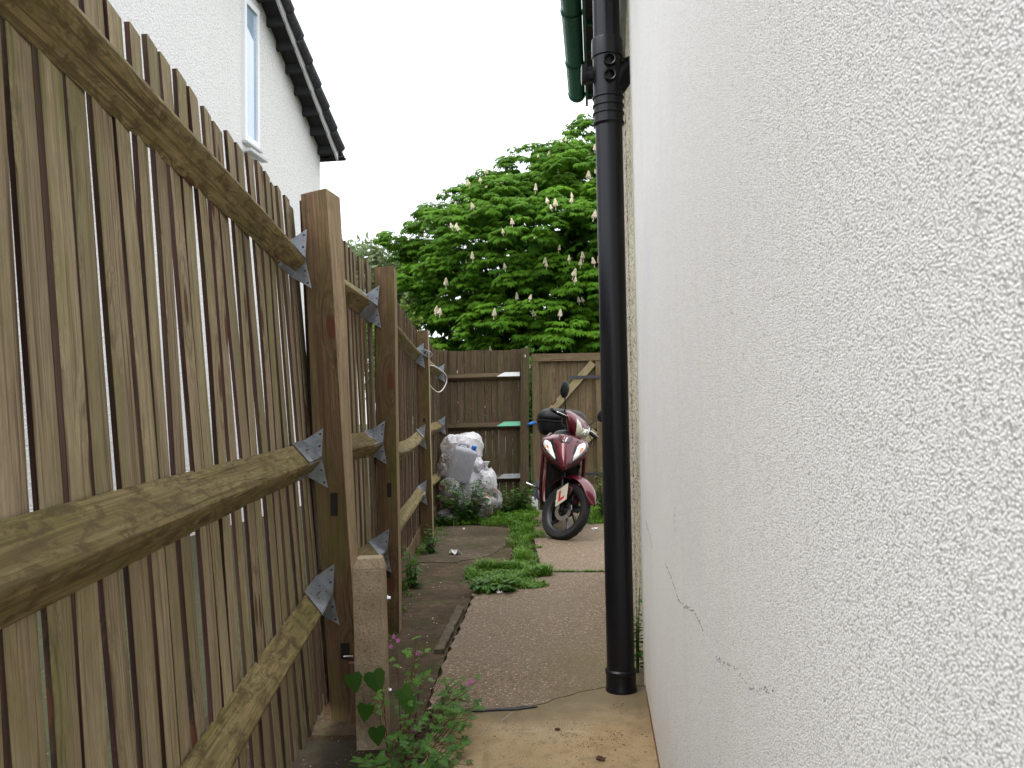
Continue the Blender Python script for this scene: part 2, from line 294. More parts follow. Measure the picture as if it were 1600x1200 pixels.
# ---------------------------------------------------------------- mesh builder
class MB:
    def __init__(s): s.v = []; s.f = []; s.mi = []; s.wc = []; s.rn = []
    def add(s, vs, fs, mi=0, wc=None, rn=None):
        b = len(s.v); r = random.random() if rn is None else rn
        s.v += [tuple(p) for p in vs]; s.wc += [tuple(p) for p in (wc or vs)]; s.rn += [r]*len(vs)
        for i, q in enumerate(fs):
            s.f.append([b+k for k in q]); s.mi.append(mi[i] if isinstance(mi, (list, tuple)) else mi)
        return s
    def prism(s, P0, P1, A, B, prof, seg=1, jit=None, mi=0, capmi=None, taper=1., sag=0, cutx=None):
        P0, P1, A, B = Vector(P0), Vector(P1), Vector(A).normalized(), Vector(B).normalized(); Ln = (P1-P0).length; n = len(prof); vs = []; wc = []; fs = []; ml = []
        for k in range(seg+1):
            t = k/seg; c = P0.lerp(P1, t) - Vector((0, 0, sag*4*t*(1-t))); da, db = jit(t) if jit else (0, 0); sc = 1+(taper-1)*t
            for (a, b) in prof: vs.append(c+A*(a*sc+da)+B*(b*sc+db)); wc.append((a, b, t*Ln))
        for k in range(seg):
            for i in range(n):
                j = (i+1) % n; fs.append((k*n+i, k*n+j, (k+1)*n+j, (k+1)*n+i)); ml.append(mi[i] if isinstance(mi, (list, tuple)) else mi)
        cm = capmi if capmi is not None else (mi[0] if isinstance(mi, (list, tuple)) else mi)
        fs.append(tuple(range(n))[::-1]); ml.append(cm); fs.append(tuple(seg*n+i for i in range(n))); ml.append(cm)
        return s.add(vs, fs, ml, wc)
    def box(s, c, size, rot=None, mi=0, along=2):
        hx, hy, hz = [q/2 for q in size]; Rm = rot or Matrix.Identity(3); c = Vector(c)
        pts = [(sx*hx, sy*hy, sz*hz) for sx in (-1, 1) for sy in (-1, 1) for sz in (-1, 1)]
        o = {2: (0, 1, 2), 1: (0, 2, 1), 0: (1, 2, 0)}[along]
        return s.add([c+Rm @ Vector(p) for p in pts], [(0, 1, 3, 2), (4, 6, 7, 5), (0, 4, 5, 1), (2, 3, 7, 6), (0, 2, 6, 4), (1, 5, 7, 3)], mi, [tuple(p[q] for q in o) for p in pts])
    def tube(s, pts, r, n=10, mi=0, cap=True):
        pts = [Vector(p) for p in pts]; rr = r if isinstance(r, (list, tuple)) else [r]*len(pts); vs = []; fs = []; wc = []; ref = None; ln = 0
        for i, p in enumerate(pts):
            t = (pts[min(i+1, len(pts)-1)]-pts[max(i-1, 0)]).normalized()
            if ref is None: ref = t.orthogonal().normalized()
            ref = (ref - t*ref.dot(t)).normalized(); bb = t.cross(ref); ln += (p-pts[i-1]).length if i else 0
            for k in range(n):
                a = 2*math.pi*k/n; vs.append(p+(ref*math.cos(a)+bb*math.sin(a))*rr[i]); wc.append((math.cos(a)*rr[i], math.sin(a)*rr[i], ln))
        for i in range(len(pts)-1):
            for k in range(n): fs.append((i*n+k, i*n+(k+1) % n, (i+1)*n+(k+1) % n, (i+1)*n+k))
        if cap: fs.append(tuple(range(n))[::-1]); fs.append(tuple((len(pts)-1)*n+k for k in range(n)))
        return s.add(vs, fs, mi, wc)
    def lathe(s, prof, n=24, Mx=None, mi=0, close=False):
        Mx = Mx or Matrix.Identity(4); vs = []; fs = []; k = len(prof)
        for i in range(n):
            a = 2*math.pi*i/n
            for (r, h) in prof: vs.append(Mx @ Vector((r*math.cos(a), r*math.sin(a), h)))
        for i in range(n):
            j = (i+1) % n
            for q in range(k if close else k-1):
                q2 = (q+1) % k; fs.append((i*k+q, j*k+q, j*k+q2, i*k+q2))
        return s.add(vs, fs, mi)
    def ell(s, c, r, Mx=None, n=16, mi=0, fn=None):
        c = Vector(c); Mx = Mx or Matrix.Identity(3); vs = []; fs = []; m_ = n//2
        for i in range(m_+1):
            th = math.pi*i/m_
            for k in range(n):
                a = 2*math.pi*k/n; p = Vector((math.sin(th)*math.cos(a), math.sin(th)*math.sin(a), math.cos(th)))
                q = fn(p) if fn else 1.
                vs.append(c+Mx @ Vector((p.x*r[0]*q, p.y*r[1]*q, p.z*r[2]*q)))
        for i in range(m_):
            for k in range(n): fs.append((i*n+k, (i+1)*n+k, (i+1)*n+(k+1) % n, i*n+(k+1) % n))
        return s.add(vs, fs, mi)
    def loft(s, secs, mi=0, cap=True, closed=True):
        n = len(secs[0]); vs = [p for q in secs for p in q]; fs = []
        for i in range(len(secs)-1):
            for k in range(n if closed else n-1): fs.append((i*n+k, i*n+(k+1) % n, (i+1)*n+(k+1) % n, (i+1)*n+k))
        if cap: fs.append(tuple(range(n))[::-1]); fs.append(tuple((len(secs)-1)*n+k for k in range(n)))
        return s.add(vs, fs, mi)
    def xf(s, fn): s.v = [tuple(fn(Vector(p))) for p in s.v]; return s
    def build(s, name, mats, parent=None, smooth=False, bevel=0, solid=0, sub=0, auto=None):
        me = bpy.data.meshes.new(name); me.from_pydata(s.v, [], s.f)
        for q in (mats if isinstance(mats, (list, tuple)) else [mats]): me.materials.append(M[q] if isinstance(q, str) else q)
        me.polygons.foreach_set('material_index', s.mi)
        a = me.attributes.new('wc', 'FLOAT_VECTOR', 'POINT'); a.data.foreach_set('vector', [c for p in s.wc for c in p])
        a = me.attributes.new('rnd', 'FLOAT', 'POINT'); a.data.foreach_set('value', s.rn)
        if smooth: me.polygons.foreach_set('use_smooth', [True]*len(s.f))
        if auto and smooth: me.set_sharp_from_angle(angle=R(auto))
        me.update(); o = bpy.data.objects.new(name, me); S.collection.objects.link(o)
        if parent: o.parent = parent
        if solid: q = o.modifiers.new('s', 'SOLIDIFY'); q.thickness = solid; q.offset = -1
        if bevel: q = o.modifiers.new('b', 'BEVEL'); q.width = bevel; q.segments = 2; q.limit_method = 'ANGLE'; q.angle_limit = R(40)
        if sub: q = o.modifiers.new('u', 'SUBSURF'); q.levels = sub; q.render_levels = sub
        return o
def tag(o, label, cat, group=None, kind=None):
    o['label'] = label; o['category'] = cat
    if group: o['group'] = group
    if kind: o['kind'] = kind
    return o
def empty(name, loc, label, cat, group=None):
    o = bpy.data.objects.new(name, None); o.empty_display_size = .2; S.collection.objects.link(o); o.location = loc
    return tag(o, label, cat, group)
def struct(o): o['kind'] = 'structure'; return o
def rel(mb, o):
    l = Vector(o.location); mb.v = [tuple(Vector(p)-l) for p in mb.v]; return mb
def rz(a): return Matrix.Rotation(a, 3, 'Z')
def nz3(p, s=1.): return mn.noise(Vector(p)*s)
def poly_slab(pts, z0, z1, bottomless=False, sub=1, jit=0):
    mb = MB(); P = []
    for i in range(len(pts)):
        a, b = Vector(pts[i]), Vector(pts[(i+1) % len(pts)]); n = max(1, int((b-a).length/.05)) if jit else 1
        for k in range(n):
            p = a.lerp(b, k/n); j = Vector((nz3((p.x, p.y, 0), 14), nz3((p.x, p.y, 5), 14)))*jit; P.append(p+j if 0 < k or jit else p)
    n = len(P); vs = [(p.x, p.y, z1) for p in P]+[(p.x, p.y, z0) for p in P]
    fs = [tuple(range(n))]+[(i, n+i, n+(i+1) % n, (i+1) % n) for i in range(n)]
    return mb.add(vs, fs)

# ================================================================ GROUND
g = MB().add([(-300, -300, -.06), (300, -300, -.06), (300, 300, -.06), (-300, 300, -.06)], [(0, 1, 2, 3)]).build('ground', 'lawn'); struct(g)
struct(poly_slab([(-1.2, -3), (1.3, -3), (1.3, 10.9), (-1.2, 10.9)], -.055, -.028).build('soil_bed', 'soil'))
struct(poly_slab([(-.80, 3.0), (-.36, 3.0), (-.345, 3.73), (-.30, 4.67), (-.275, 5.3), (-.05, 5.9), (0., 8.5), (-.45, 8.8), (-.92, 8.7), (-.80, 6.0)], -.03, -.012, jit=.012).build('left_slab', 'dirt'))
struct(poly_slab([(-.86, 6.6), (-.5, 6.5), (-.2, 6.8), (-.06, 7.4), (-.04, 8.45), (-.45, 8.72), (-.88, 8.62)], -.013, -.006, jit=.05).build('worn_slab', 'paledirt'))
struct(poly_slab([(-.345, 3.21), (-.15, 3.19), (.03, 3.2), (.10, 3.26), (.2, 3.34), (.364, 3.44), (.62, 3.46), (.72, 5.2), (.86, 5.92), (.2, 5.97), (.05, 5.75), (-.24, 5.35), (-.262, 5.26), (-.285, 4.67), (-.33, 3.73)], -.02, .0025, jit=.03).build('path', 'path'))
struct(poly_slab([(.2, 6.0), (.86, 5.95), (1.2, 9.9), (.2, 10.0), (.18, 7.)], -.03, .004, jit=.012).build('path', 'path'))
struct(poly_slab([(-.33, -3), (.7, -3), (.7, 3.7), (-.30, 3.7)], -.03, .0).build('near_slab', 'slab'))
kb = poly_slab([(-.392, 4.0), (-.346, 4.0), (-.30, 4.9), (-.345, 4.95)], -.03, .012, jit=.010); struct(kb.build('kerb_strip', 'kerb', bevel=.004))
tr = poly_slab([(-.30, 3.172), (-.14, 3.176), (.0, 3.178), (.03, 3.19), (.075, 3.212), (.03, 3.225), (-.02, 3.205), (-.15, 3.19), (-.30, 3.19)], -.02, .0055, jit=.010); struct(tr.build('tar_joint', 'tar'))
cr = MB(); px = [(-.02, 3.165), (-.06, 3.08), (-.11, 3.02), (-.13, 2.96), (-.2, 2.90)]
for a, b in zip(px, px[1:]): cr.tube([(a[0], a[1], -.0006), ((a[0]+b[0])/2+random.uniform(-.008, .008), (a[1]+b[1])/2, -.0006), (b[0], b[1], -.0006)], .0016, 4)
struct(cr.build('slab_crack', 'crack'))

# ================================================================ LEFT FENCE
lf = empty('fence', (-.8, 3.2, 0), 'tall weathered timber fence of upright boards running down the left side of the alley', 'fence')
def xb(Y, z):                                   # inner face of the boards
    if Y < 3.2: return -.705-.034*(Y-1.05)-.075*(z-.95)
    if Y < 4.5: return -.775+.030*(Y-3.2)/1.2-.03*(z-.95)
    if Y < 7.65: return -.735-.043*(Y-4.5)-.008*(z-.95)
    return -.872-.011*(Y-7.65)
def bay(y0, y1, pitch, zt, zb, gapf, steps):
    mb = MB(); y = y0
    while y < y1-.03:
        p = pitch*random.uniform(.9, 1.1); g = gapf(y); wd = min(p-g, y1-y); th = .011+random.uniform(0, .003)
        top = zt+random.uniform(-.014, .014); sk = random.uniform(-.006, .006); lift = random.uniform(0, .003)
        ph = random.uniform(0, 6); am = random.uniform(.0015, .0055)
        P0 = Vector((xb(y, zb)+lift, y-sk, zb)); P1 = Vector((xb(y, top)+lift, y+sk, top)); A = Vector((xb(y+wd, 1)-xb(y, 1), wd, 0)); B = Vector((1, 0, .03))
        prof = [(0, -th), (wd, -th), (wd, -th+.004), (wd-.002, -.0075), (.0015, 0), (0, -.0015)]
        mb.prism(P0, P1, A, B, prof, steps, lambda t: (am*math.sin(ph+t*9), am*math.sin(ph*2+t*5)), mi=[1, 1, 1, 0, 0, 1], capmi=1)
        y += p
    return mb
def g1(y):
    r = random.random(); sl = .75/max(y, .8)
    return .003+random.random()*.006+.004/sl*random.random() if r < .70 else min(.05, .0062/sl+random.uniform(-.004, .0015))
mb = bay(.45, 3.42, .099, 1.965, .05, g1, 8); rel(mb, lf).build('board_panel', ['board', 'edge'], lf)
mb = bay(3.18, 4.50, .098, 1.955, .15, lambda y: random.uniform(.014, .026), 4); rel(mb, lf).build('board_panel', ['board', 'edge'], lf)
mb = bay(4.49, 7.95, .099, 1.945, .12, lambda y: random.uniform(.014, .034), 3); rel(mb, lf).build('board_panel', ['board', 'edge'], lf)
mb = bay(7.69, 10.34, .099, 1.93, .1, lambda y: random.uniform(.006, .02), 2); rel(mb, lf).build('board_panel', ['board', 'edge'], lf)
RP = [(-.001, -.058), (.044, -.012), (.050, 0), (.044, .012), (-.001, .058)]      # arris rail: (out, up)
def rail(y0, y1, z0, z1, sag=0, mat='rail', br=(1, 1), big=1.12, tp=1.):
    def xr(y, z): return xb(min(max(y, y0+.02), y1-.02), z)+.0035
    P0, P1 = Vector((xr(y0, z0), y0, z0)), Vector((xr(y1, z1), y1, z1)); ph = random.random()*6
    d_ = (P1-P0).normalized(); A = Vector((1, -d_.x/d_.y if abs(d_.y) > .1 else 0, 0)).normalized(); ln = 0.075 if y0 < 3.1 else .03
    B = Vector((-ln, 0, 1)).normalized()
    mb = MB().prism(P0, P1, A, B, [(a*big, b*big) for a, b in RP], 14, lambda t: (.004*math.sin(ph+t*7), .004*math.sin(ph*3+t*5)), sag=sag, taper=tp)
    r = rel(mb, lf).build('rail', mat, lf, bevel=.003)
    for e, P, Q in ((0, P0, P1), (1, P1, P0)):
        if not br[e]: continue
        u = (Q-P).normalized(); b = MB(); t = .0022
        bs = (big*(tp if e else 1)*.93)
        def T(a, bb, s): return P+A*a*bs+B*bb*bs+u*s
        # saddle over the two sloping faces
        for sg in (1, -1):
            q = [T(-.002, sg*.066, .0), T(.056, sg*.002, .0), T(.056, sg*.002, .23), T(-.002, sg*.066, .20)]
            n = ((q[1]-q[0]).cross(q[3]-q[0])).normalized()*t
            if n.dot(A+B*sg*.9) < 0: n = -n
            b.add(q+[p+n for p in q], [(0, 1, 2, 3), (4, 7, 6, 5), (0, 4, 5, 1), (1, 5, 6, 2), (2, 6, 7, 3), (3, 7, 4, 0)])
            # flange: triangle on the post face
            q = [T(.006, sg*.058, .001), T(.056, sg*.002, .001), T(.066, sg*.115, .001)]
            q = [T(-.002, sg*.066, .001), T(.056, sg*.002, .001), T(.070, sg*.110, .001)]
            n = u*t; b.add(q+[p+n for p in q], [(0, 1, 2), (3, 5, 4), (0, 3, 4, 1), (1, 4, 5, 2), (2, 5, 3, 0)])
            c_ = q[0]*.15+q[1]*.15+q[2]*.7
            for c_ in (q[0]*.14+q[1]*.14+q[2]*.72, q[0]*.15+q[1]*.55+q[2]*.3):
                rb = u.to_track_quat('Z', 'Y').to_matrix().to_4x4(); rb.translation = c_+u*.0022; b.lathe([(0, .003), (.0035, .0022), (.005, 0)], 8, rb, 1)
            for (aa, ss) in ((.35, .05), (.6, .15), (.7, .04), (.25, .17)):
                c_ = T(-.002+.058*aa, sg*(.066-.064*aa), ss)+n*0; nn = (A+B*sg*.9).normalized(); rb = nn.to_track_quat('Z', 'Y').to_matrix().to_4x4(); rb.translation = c_+nn*.002
                b.lathe([(0, .002), (.003, .0015), (.004, 0)], 6, rb, 1)
            c_ = T(.026, sg*.035, .11); nn = (A+B*sg*.9).normalized(); b.box(c_+nn*.0035, (.002, .045, .003), mi=1)
        rel(b, lf).build('rail_bracket', ['galv', 'screw'], r)
rail(.45, 3.115, 1.835, 1.715, br=(0, 1), big=1.38, tp=.80); rail(.45, 3.115, .885, .965, .008, br=(0, 1), big=1.34, tp=.82); rail(.45, 3.115, .235, .46, .005, br=(0, 1), big=1.28, tp=.86)
rail(3.235, 4.40, 1.715, 1.705); rail(3.235, 4.40, .965, .985); rail(3.235, 4.40, .46, .42)
rail(4.515, 7.595, 1.69, 1.69); rail(4.515, 7.595, .93, .95, .05); rail(4.515, 7.595, .40, .44, -.01)
rail(7.71, 10.24, 1.68, 1.675); rail(7.71, 10.24, .98, 1.03, .01); rail(7.71, 10.24, .45, .42)
def post(x, y, top, wx, wy, lean=0, rot=0, mats=('post', 'postpale'), slots=(), zb=-.05, twist=0, side_mi=1, parent=lf, peak=.012):
    n = 10; prof0 = [(-wx/2, -wy/2), (wx/2, -wy/2), (wx/2, wy/2), (-wx/2, wy/2)]; vs = []; wc = []; fs = []; ml = []
    for k in range(n+1):
        z = zb+(top-zb)*k/n; a = rot+twist*(z-1.1)
        for i, (p, q) in enumerate(prof0):
            v = rz(a) @ Vector((p, q, 0)); zz = z+(peak*(1 if i == 1 else (-1 if i == 3 else 0)) if k == n else 0)
            vs.append((x+v.x-lean*(z-1.1)+.0015*math.sin(z*5), y+v.y, zz)); wc.append((p, q, z))
    for k in range(n):
        for i in range(4):
            j = (i+1) % 4; fs.append((k*4+i, k*4+j, (k+1)*4+j, (k+1)*4+i)); ml.append(side_mi if i == 1 else 0)  # alley-facing side takes the paler material
    fs += [(3, 2, 1, 0), (n*4, n*4+1, n*4+2, n*4+3)]; ml += [0, 0]
    mb = MB().add(vs, fs, ml, wc)
    o = rel(mb, parent).build('post', list(mats), parent, bevel=.003)
    for (dx, z, w_, h_) in slots:
        a = rot+twist*(z-1.1); c = Vector((x-lean*(z-1.1), y, z))+rz(a) @ Vector((dx, -wy/2-.0008, 0)); rel(MB().box(c, (w_, .003, h_), rz(a)), parent).build('slot', 'slot_shade', o)  # thin plate on the face, slot darkness painted in its colour
    return o
p1 = post(-.690, 3.19, 1.975, .114, .100, lean=.045, rot=-R(11), twist=-R(10), slots=[(.008, .79, .028, .085), (.015, .245, .034, .06)])
post(-.668, 4.455, 1.915, .105, .10, lean=.004, slots=[(.010, .735, .022, .075), (-.005, .30, .03, .05)])
post(-.808, 7.655, 1.918, .105, .10, lean=.012, slots=[(.0, 1.10, .02, .03)])
post(-.868, 10.30, 1.95, .125, .09, lean=.0, mats=('back', 'back'))
post(-.63, .35, 1.98, .12, .10, lean=.04)
# gravel boards and offcut at the foot of the near post
mb = MB(); mb.box((-.72, 3.8, .06), (.028, 1.2, .18), along=1)
mb.box((-.80, 6.05, .05), (.028, 3.1, .16), rz(R(2.4)), along=1); mb.box((-.885, 9.0, .05), (.028, 2.6, .14), rz(R(.6)), along=1)
rel(mb, lf).build('gravel_board', 'post', lf)
mb = MB(); mb.box((-.585, 3.12, .09), (.075, .03, .24), rz(R(6))); rel(mb, lf).build('cleat', 'post', lf, bevel=.002)
mb = MB(); mb.tube([(-.635, 3.10, .235), (-.60, 3.085, .24)], .004, 6); rel(mb, lf).build('bolt', 'steel', lf)
# concrete repair spur in front of the near post
cp = empty('concrete_post', (-.50, 2.95, 0), 'short chamfered concrete repair post standing in front of the nearest timber fence post', 'post')
mb = MB(); mb.prism((-.502, 2.95, -.06), (-.512, 2.95, .585), (1, .05, 0), (-.05, 1, 0), [(-.054, -.045), (.046, -.045), (.054, -.036), (.054, .045), (-.054, .045)], 8, lambda t: (.001*math.sin(t*22), .001*math.cos(t*17)))
k = len(mb.v); mb.prism((-.512, 2.95, .585), (-.512, 2.953, .622), (1, .05, 0), (-.05, 1, 0), [(-.054, -.045), (.046, -.045), (.054, -.036), (.054, .045), (-.054, .045)], 1, taper=.80)
rel(mb, cp).build('shaft', 'concrete_post', cp, bevel=.003)
for z in (.475, .155):
    mb = MB(); rb = Vector((1, .05, 0)).to_track_quat('Z', 'Y').to_matrix().to_4x4(); rb.translation = (-.452, 2.96, z); mb.lathe([(0, .012), (.006, .011), (.006, .003), (.011, .003), (.011, 0)], 8, rb); rel(mb, cp).build('bolt', 'steel', cp)

# ================================================================ BACK FENCE AND GATE
bf = empty('fence', (-.3, 10.35, 0), 'low dark brown board fence closing the far end, behind the bin bags', 'fence')
mb = MB(); x = -.84
while x < .11:
    p = random.uniform(.078, .088); top = 1.955+.02*(x+.8)*.3+random.uniform(-.006, .004); th = .012+random.random()*.004
    mb.prism((x, 10.37, .02), (x+random.uniform(-.003, .003), 10.37, top), (1, 0, 0), (0, -1, 0), [(0, -.012), (p-.004, -.012), (p-.004, th-.008), (.0, th)], 4, lambda t: (0, .0)); x += p
rel(mb, bf).build('board_panel', 'back', bf)
for z, mt in ((1.625, 'upvcg'), (1.01, 'greenpaint'), (.365, 'dullzinc')):
    r = MB().prism((-.84, 10.352, z-.01), (.10, 10.352, z), (0, -1, 0), (0, 0, 1), [(0, -.045), (.048, -.008), (.052, 0), (.048, .01), (0, .05)], 3); ro = rel(r, bf).build('rail', 'back', bf)
    b = MB(); zt = z+.051; x0 = -.20+random.uniform(-.01, .02)
    b.add([(x0, 10.299, z+.004), (.098, 10.299, z+.006), (.098, 10.345, zt+.004), (x0+.09, 10.345, zt+.002), (x0, 10.297, z-.002), (.098, 10.297, z)], [(0, 1, 2, 3), (0, 4, 5, 1)])
    o = rel(b, bf).build('rail_bracket', mt, ro, solid=.002)
    if mt == 'greenpaint': o['label'] = 'green painted rail bracket'
post(.150, 10.30, 1.965, .105, .09, lean=-.024, mats=('back', 'back'), parent=bf)
mb = MB(); mb.tube([(.155, 10.24, 1.86), (.165, 10.225, 1.85), (.175, 10.235, 1.875), (.155, 10.235, 1.88)], .006, 6); rel(mb, bf).build('latch', 'steel', bf)
gt = empty('gate', (.68, 10.33, 0), 'tall wooden gate with diagonal braces behind the red scooter', 'gate')
mb = MB(); x = .27
while x < 1.12:
    p = random.uniform(.086, .096); mb.prism((x, 10.36, .06), (x, 10.36, 1.875+random.uniform(-.004, .004)), (1, 0, 0), (0, -1, 0), [(0, -.01), (min(p, 1.13-x)-.004, -.01), (min(p, 1.13-x)-.004, .006), (0, .009)], 3); x += p
rel(mb, gt).build('board_panel', 'gate', gt)
for nm, a, b, wd in (('stile', (.295, 10.325, .06), (.291, 10.325, 1.80), .09), ('stile', (1.09, 10.325, .06), (1.09, 10.325, 1.80), .10), ('rail', (.245, 10.32, 1.85), (1.15, 10.32, 1.85), .095), ('rail', (.345, 10.322, 1.0), (1.035, 10.322, 1.0), .09), ('rail', (.345, 10.322, .22), (1.035, 10.322, .22), .09), ('brace', (.37, 10.318, 1.07), (1.01, 10.318, 1.775), .088), ('brace', (.37, 10.318, .29), (1.02, 10.318, .93), .088)):
    a, b = Vector(a), Vector(b); u = (b-a).normalized(); pr = u.cross(Vector((0, -1, 0))); rel(MB().prism(a, b, pr, (0, -1, 0), [(-wd/2, -.012), (wd/2, -.012), (wd/2, .016), (-wd/2, .016)], 3), gt).build(nm, 'gate' if nm != 'brace' else 'board', gt, bevel=.002)
for z in (1.6, .4): mb = MB(); mb.box((.9, 10.295, z), (.4, .005, .035)); rel(mb, gt).build('hinge', 'screw', gt)
gp = tag(MB().prism((1.22, 10.34, -.05), (1.22, 10.34, 2.0), (1, 0, 0), (0, -1, 0), [(-.05, -.05), (.05, -.05), (.05, .05), (-.05, .05)], 4).build('gate_post', 'gate', bevel=.003), 'square timber gate post at the hinge side of the gate beside the house', 'post')
tag(MB().prism((.245, 10.48, -.03), (.250, 10.48, .90), (1, 0, 0), (0, -1, 0), [(-.026, -.02), (.026, -.02), (.026, .02), (-.026, .02)], 4).build('stake', 'palewood', bevel=.006), 'pale yellow round topped stake seen in the gap beside the gate', 'stake')
mb = MB(); mb.tube([(.185, 10.235, 1.02), (.215, 10.215, 1.03), (.245, 10.235, 1.045), (.285, 10.29, 1.04)], [.016, .020, .017, .015], 8); tag(mb.build('strap', 'blue', smooth=True), 'bright blue strap tied across the gap between back fence and gate', 'strap')
tag(MB().box((.255, 10.22, .055), (.07, .05, .17), rz(.1)).build('block', 'paper', bevel=.006), 'small pale block standing at the foot of the gate gap', 'block')

# ================================================================ HOUSE ON THE RIGHT
hr = empty('house', (.6, 2, 0), 'white roughcast house wall filling the right side with a green gutter above', 'house')
a0, b0 = .1645, .1018
def wx(y, off=0): return a0+b0*y+off
def wallbox(y0, y1, z0, z1, off0, thick):
    return MB().add([(wx(y, off0+q), y, z) for y in (y0, y1) for q in (0, thick) for z in (z0, z1)], [(0, 1, 3, 2), (4, 6, 7, 5), (0, 4, 5, 1), (2, 3, 7, 6), (0, 2, 6, 4), (1, 5, 7, 3)])
wn_ = rel(wallbox(-2.5, 3.296, .055, 3.45, 0, .30), hr).build('wall', 'render', hr, bevel=.006); wn_['label'] = 'new roughcast wall face'
rel(wallbox(-2.5, 3.29, -.05, .054, .004, .29), hr).build('plinth', 'plinth', hr)
rel(wallbox(3.297, 4.60, -.05, 3.45, .030, .25), hr).build('wall', 'dash2', hr)['label'] = 'yellowed old render strip'
rel(wallbox(4.612, 6.2, -.05, 3.45, .026, .25), hr).build('wall', 'dash', hr)['label'] = 'old speckled pebbledash strip'
mb = MB().add([(wx(-2.5, .15), -2.5, -.05), (4.5, -2.5, -.05), (4.5, 6.2, -.05), (wx(6.2, .15), 6.2, -.05), (wx(-2.5, .15), -2.5, 3.44), (4.5, -2.5, 3.44), (4.5, 6.2, 3.44), (wx(6.2, .15), 6.2, 3.44)], [(0, 1, 2, 3), (4, 7, 6, 5), (0, 4, 5, 1), (1, 5, 6, 2), (2, 6, 7, 3)]); rel(mb, hr).build('wall', 'dash', hr)['label'] = 'plain outer walls out of sight'
mb = MB(); bd = 3.297; mb.add([(wx(bd, -.003), bd+.001, .05), (wx(bd, .06), bd+.001, .05), (wx(bd, .06), bd+.001, 3.44), (wx(bd, -.003), bd+.001, 3.44)], [(0, 1, 2, 3)]); rel(mb, hr).build('edge_bead', 'upvcg', hr, solid=.003)
random.seed(5)
for cl in ([(2.118, .729), (1.94, .723), (1.791, .711), (1.683, .722), (1.489, .754), (1.397, .754), (1.357, .748)], [(1.213, .752), (1.12, .769), (1.041, .787), (.973, .792), (.953, .792), (.895, .808), (.842, .826), (.796, .839)], [(1.811, .906), (1.838, .808)], [(2.941, .73), (2.617, .691)]):
    cl = [(y, 2*.0+z) for y, z in cl]
    mb = MB()
    for (ya, za), (yb, zb_) in zip(cl, cl[1:]):
        n = max(3, int(math.hypot(yb-ya, zb_-za)/.006))
        for k in range(n):
            if random.random() < .28: continue
            t = k/n; y = ya+(yb-ya)*t; z = za+(zb_-za)*t+random.gauss(0, .0022); s_ = random.uniform(.0005, .0017)
            mb.ell((wx(y, -.0005), y, z), (.0012, s_, s_*1.2), n=6)
    rel(mb, hr).build('crack', 'crack', hr)
# roof, gutter, fascia
ye = 5.83
mb = MB()
for y0, y1 in ((-2.5, ye),):
    mb.add([(wx(y0, -.20), y0, 3.40), (wx(y1, -.20), y1, 3.40), (3.0, y1, 5.2), (3.0, y0, 5.2), (wx(y0, -.20), y0, 3.46), (wx(y1, -.20), y1, 3.46), (3.0, y1, 5.26), (3.0, y0, 5.26)], [(0, 3, 2, 1), (4, 5, 6, 7), (0, 1, 5, 4), (1, 2, 6, 5), (0, 4, 7, 3)])
rel(mb, hr).build('roof', 'darktile', hr)
mb = MB().add([(wx(-2.5, -.185), -2.5, 3.355), (wx(ye, -.185), ye, 3.355), (wx(ye, .05), ye, 3.375), (wx(-2.5, .05), -2.5, 3.375)], [(0, 1, 2, 3)]); rel(mb, hr).build('soffit', 'soffit', hr, solid=.01)
mb = MB(); y = 3.6
while y < ye: rel(MB().box((wx(y, -.08), y, 3.335), (.19, .014, .03), rz(-.1)), hr).build('soffit_strut', 'green', hr); y += .34
mb = MB().add([(wx(y, q), y, z) for y in (-2.5, ye) for q in (-.20, -.183) for z in (3.31, 3.46)], [(0, 1, 3, 2), (4, 6, 7, 5), (0, 4, 5, 1), (2, 3, 7, 6), (0, 2, 6, 4), (1, 5, 7, 3)]); rel(mb, hr).build('fascia', 'green', hr)
def arc(cx, y, cz, r, n=9): return [(wx(y, cx)-math.cos(math.pi*k/(n-1))*r, y, cz-math.sin(math.pi*k/(n-1))*r) for k in range(n)]
gx, gz, gr = -.262, 3.40, .056
mb = MB().loft([arc(gx, y, gz, gr) for y in (-2.5, ye)], cap=False, closed=False); gu = rel(mb, hr).build('gutter', 'green', hr, smooth=True, solid=.003)
mb = MB()
for y in (1.8, 4.6, 5.28): rel(MB().loft([arc(gx, y+q, gz, gr+.006) for q in (-.02, .02)], cap=False, closed=False), hr).build('gutter_joint', 'green', gu, smooth=True, solid=.003)
mb.loft([arc(gx, y, gz, gr+.005) for y in (ye-.03, ye+.002)], cap=True, closed=False); rel(mb, hr).build('gutter_end', 'green', gu, smooth=True, solid=.003, auto=40)
# soil stack standing beside the wall corner
sp = empty('soil_pipe', (.419, 3.4, 0), 'fat black plastic soil pipe rising from the concrete beside the white wall corner', 'pipe')
cx, cy = .419, 3.4
def ringp(z0, z1, r, n=32): return MB().lathe([(0, z0), (r, z0), (r, z1), (0, z1)], n, Matrix.Translation((cx, cy, 0)))
mb = MB().lathe([(.056, .07), (.056, 2.33), ], 40, Matrix.Translation((cx, cy, 0))); rel(mb, sp).build('pipe', 'blackpipe', sp, smooth=True)
mb = MB().lathe([(.0555, 2.62), (.0555, 4.2), (.0, 4.2)], 48, Matrix.Translation((cx, cy, 0))); rel(mb, sp).build('pipe', 'blackpipe', sp, smooth=True, auto=40)
mb = MB().lathe([(.056, -.03), (.061, -.028), (.063, .0), (.0625, .012), (.060, .018), (.060, .066), (.063, .07), (.063, .082), (.0565, .088)], 40, Matrix.Translation((cx, cy, 0))); rel(mb, sp).build('base_collar', 'blackpipe', sp, smooth=True, auto=35)
pf = [(.0562, 2.30)]
